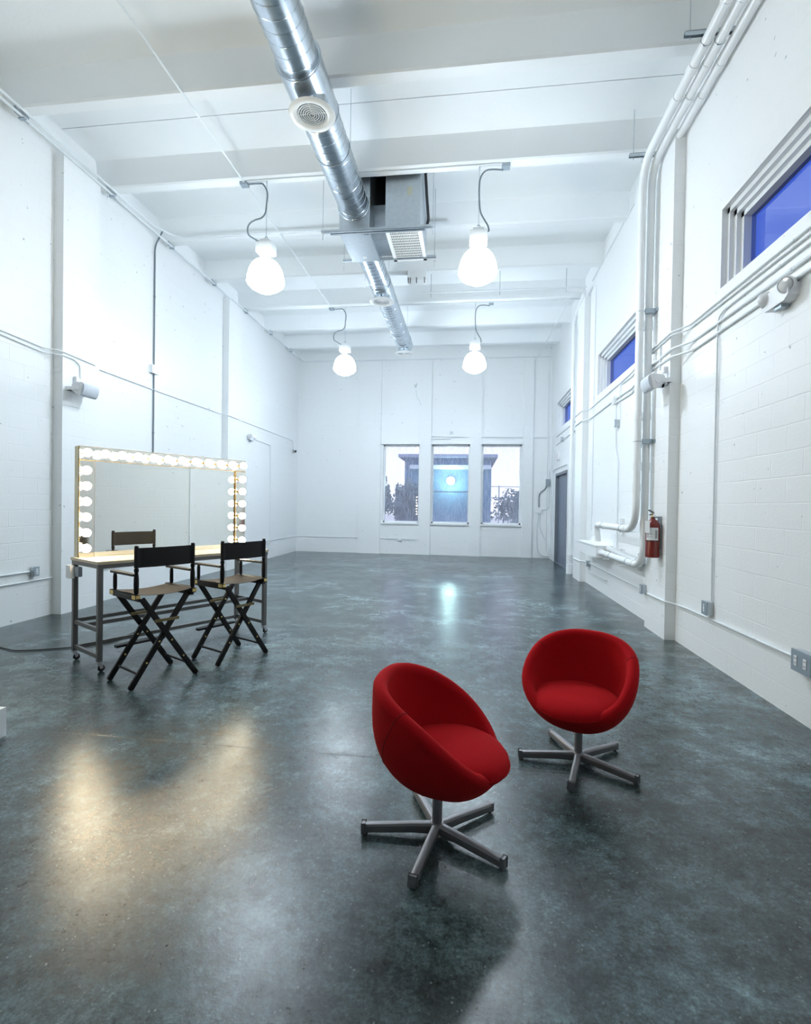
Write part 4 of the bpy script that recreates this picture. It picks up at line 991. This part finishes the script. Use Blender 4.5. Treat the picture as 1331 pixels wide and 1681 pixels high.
MB().box((0, -.03, -.03), (.03, .03, .03)).cyl((.03, 0, 0), (.09, -.02, -.01), .012, 10).build('mount_arm', M['boxgrey'], t)
MB().cyl((.07, .04, 0), (.11, -.09, -.035), .032, 16).build('camera_body', M['black_plastic'], t, smooth=40)

# fire extinguisher on the pier
p = at(0, XR-TR-.09, 1071.5, 886); t = thing('fire_extinguisher', 'red fire extinguisher with white label hung on the pipe-wall pier', 'fire extinguisher', (XR-TR-.095, p.y, p.z-.215))
MB().lathe([(0, .0), (.074, 0), (.080, .008), (.080, .385), (.072, .42), (.045, .452), (.026, .468), (.024, .492), (0, .492)], n=36).build('cylinder', M['ext_red'], t, smooth=35)
MB().lathe([(.0806, .20), (.0812, .20), (.0812, .208), (.0806, .208)], n=36, closed=True).build('strap', M['black_rubber'], t)
vb = MB().cyl((0, 0, .49), (0, 0, .535), .018, 16).build('valve', M['brass'], t, smooth=40)
MB().bar((.01, .02, .545), (-.07, -.075, .575), .022, .012).bar((.01, .02, .530), (-.06, -.070, .520), .02, .010).build('handle', M['black_plastic'], t)
MB().cyl((.0, -.02, .515), (-.0, -.045, .515), .017, 14).build('pressure_gauge', M['chrome'], t, smooth=40)
hp = [(0, .02, .51), (.02, .06, .50), (.03, .092, .42), (.01, .100, .25), (0, .10, .12)]
MB().tube(smooth_path(hp), .011, 8).build('hose', M['black_rubber'], t, smooth=60)
lb = MB(); bm = lb.bm; n = 12; aa = [R(-165+105*k/n) for k in range(n+1)]   # label facing the room, towards the camera
lo = [bm.verts.new((.0812*cos(a), .0812*sin(a), .212)) for a in aa]; hi = [bm.verts.new((.0812*cos(a), .0812*sin(a), .365)) for a in aa]
for k in range(n): bm.faces.new((lo[k], lo[k+1], hi[k+1], hi[k]))
lbo = lb.build('label', M['label_white'], t)
tk = MB()
for k in range(7): a0 = R(-92+3.0*k); z0 = .225; 
for (z0, z1, a0, a1) in ((.235, .335, -88, -84), (.235, .335, -80, -76), (.235, .335, -72, -70), (.24, .30, -150, -146), (.315, .34, -152, -140), (.25, .26, -128, -108), (.28, .29, -128, -110)):
    bm = tk.bm; v = [bm.verts.new((.0818*cos(R(a)), .0818*sin(R(a)), z)) for a, z in ((a0, z0), (a1, z0), (a1, z1), (a0, z1))]; bm.faces.new(v)
tk.build('print', M['ink'], lbo)
MB().bar((-.078, -.045, .30), (-.080, -.05, .45), .07, .0015, up=(.8, .5, 0)).build('service_tag', M['label_white'], t)
MB().box((.06, -.02, .10), (.094, .02, .50)).box((.0, -.018, .48), (.094, .018, .50)).build('wall_bracket', M['boxgrey'], t)

# ------------------------------------------------------------------ outside the windows
GZ = -.12
g_ = MB().box((-60, YB+.4, GZ-.1), (60, 90, GZ)).build('ground_outside', simple('wet_asphalt', (.07, .09, .11), .2, var=.3, vscale=1)); g_['kind'] = 'structure'
gs = MB().box((.8, 21.5, GZ), (14, 40, GZ+.04)).build('lawn_grass', simple('lawn_green', (.05, .16, .03), .9, var=.4, vscale=6, bump=.8, bscale=25)); tag(gs, 'strip of green lawn outside the last tall window', 'grass', kind='stuff')
bl = thing('warehouse_building', 'dark blue-grey warehouse with a pale band outside the tall windows', 'building', (-5, 30, GZ))
BX1 = at(1, 27, 806, 800).x; zt = at(1, 27, 760, 752).z; zb1, zb0 = at(1, 27, 740, 764).z, at(1, 27, 740, 770.5).z
BX0 = at(1, 27, 664, 800).x
b_ = MB().box((BX0, 27, GZ), (BX1, 40, zt)).build('outer_wall', simple('blue_grey_cladding', (.13, .23, .36), .6, var=.15, vscale=1), bl, world=True)
MB().box((BX0-.3, 26.5, zt), (BX1+.3, 40.4, zt+.16)).build('roof_edge', simple('roof_flashing', (.40, .44, .60), .6), bl, world=True)
MB().box((BX0+.3, 26.7, zb0), (BX1-.02, 27.02, zb1)).build('pale_band', simple('pale_band', (.80, .80, .88), .6), bl, world=True)
rdx = at(1, 26.9, 740, 790)
MB().box((rdx.x-1.6, 26.93, GZ), (rdx.x-1.5, 27.01, zb0)).box((rdx.x+1.5, 26.93, GZ), (rdx.x+1.6, 27.01, zb0)).box((rdx.x-1.5, 26.95, rdx.z-.55), (rdx.x+1.5, 27.01, rdx.z-.5)).build('bay_door_trim', simple('bay_trim', (.10, .17, .26), .6), bl, world=True)
fl = thing('flood_light', 'glowing greenish floodlight on the warehouse outside the middle window', 'lamp', (rdx.x, 27, rdx.z))
MB().box((-.14, -.27, -.08), (.14, 0, .12), .02).build('housing', M['boxgrey'], fl)
MB().lathe([(0, 0), (.13, 0), (.22, .05), (.2, .12), (0, .16)], (0, -.28, .03), 24, (0, -1, -.4)).build('lens', emis('flood_lens', (.75, 1, .92), 22), fl, smooth=60)
ld = bpy.data.lights.new('flood_glow', 'POINT'); ld.energy = 170; ld.color = (.6, 1, .9); ld.shadow_soft_size = .2
lo_ = bpy.data.objects.new('flood_glow', ld); COL.objects.link(lo_); lo_.parent = fl; lo_.location = (0, -.75, -.05)
leafm = simple('dark_leaves', (.26, .36, .30), .8, var=.45, vscale=30)
barkm = simple('bark', (.08, .06, .05), .9)
def bush(name, label, loc, w, h, n, cat='tree', grp='trees outside the windows', trunk=True, seed=1, sz=.16):
    rnd = random.Random(seed); t = thing(name, label, cat, loc, 0, grp)
    mb = MB(); bm = mb.bm
    for k in range(n):
        while True:
            q = V((rnd.uniform(-1, 1), rnd.uniform(-1, 1), rnd.uniform(-1, 1)))
            if q.length < 1 and q.length > .35: break
        lump = .8+.25*sin(q.x*7+seed)*cos(q.z*6+q.y*4)
        c = V((q.x*w*lump, q.y*w*.8*lump, h*.55+q.z*h*.45*lump)); s = sz*rnd.uniform(.6, 1.3)
        a = V((rnd.gauss(0, 1), rnd.gauss(0, 1), rnd.gauss(0, 1))).normalized(); b = a.cross(V((rnd.gauss(0, 1), rnd.gauss(0, 1), rnd.gauss(0, 1)))).normalized()
        v = [bm.verts.new(c+a*s), bm.verts.new(c+b*s*.5), bm.verts.new(c-a*s), bm.verts.new(c-b*s*.5)]; bm.faces.new(v)
    mb.build('foliage', leafm, t)
    if trunk:
        tk = MB().tube([(0, 0, 0), (.03, 0, h*.35), (-.02, .03, h*.65)], [.09, .07, .04], 8)
        for k in range(5): a = 2*pi*k/5; tk.tube([(0, 0, h*.35), (cos(a)*w*.35, sin(a)*w*.35, h*.6)], [.04, .015], 6)
        tk.build('trunk', barkm, t, smooth=60)
bush('tree', 'dark leafy tree outside the first tall window', (-4.6, 22.5, GZ), 1.3, 3.6, 4200, seed=3, sz=.10)
bush('tree', 'low dark tree outside the first window, behind the mirror reflection', (-3.0, 24.6, GZ), 1.1, 3.0, 3600, seed=8, sz=.10)
tx = at(1, 30, 830, 830)
bush('shrub', 'frosty bare-looking bush behind the fence outside the last window', (tx.x+1.0, 29, GZ), 2.2, 2.9, 2600, 'shrub', seed=5, sz=.12)
fe = thing('wire_fence', 'thin wire fence on posts outside the last tall window', 'fence', (4, 26, GZ))
fm = simple('fence_grey', (.25, .30, .38), .5, .4)
fx0, fx1 = at(1, 26, 806, 800).x, at(1, 26, 806, 800).x+7
z1_, z2_ = at(1, 26, 830, 799).z, at(1, 26, 830, 817.5).z
for z in (z1_, z2_): MB().cyl((fx0, 26, z), (fx1, 26, z), .018, 6).build('fence_rail', fm, fe, world=True)
for k in range(4): MB().cyl((fx0+.4+k*2.1, 26, GZ), (fx0+.4+k*2.1, 26, z1_+.05), .03, 8).build('fence_post', fm, fe, world=True)
# utility lines seen through the blue clerestory windows
ul = thing('utility_lines', 'dark overhead utility lines outside the blue windows', 'cable', (9, 4, 8))
for (x, z0, z1) in ((9.0, 9.3, 8.7), (9.6, 8.75, 8.5), (9.0, 7.6, 7.9)):
    MB().cyl((x, -6, z0), (x+8, 26, z1+1.0), .018, 6).build('wire', M['black_rubber'], ul, world=True)
g_ = MB().box((XR+.4, YF, GZ-.1), (40, YB+.4, GZ)).build('ground_outside', M['plaster']); g_['kind'] = 'structure'; g_.data.materials[0] = bpy.data.materials['wet_asphalt']
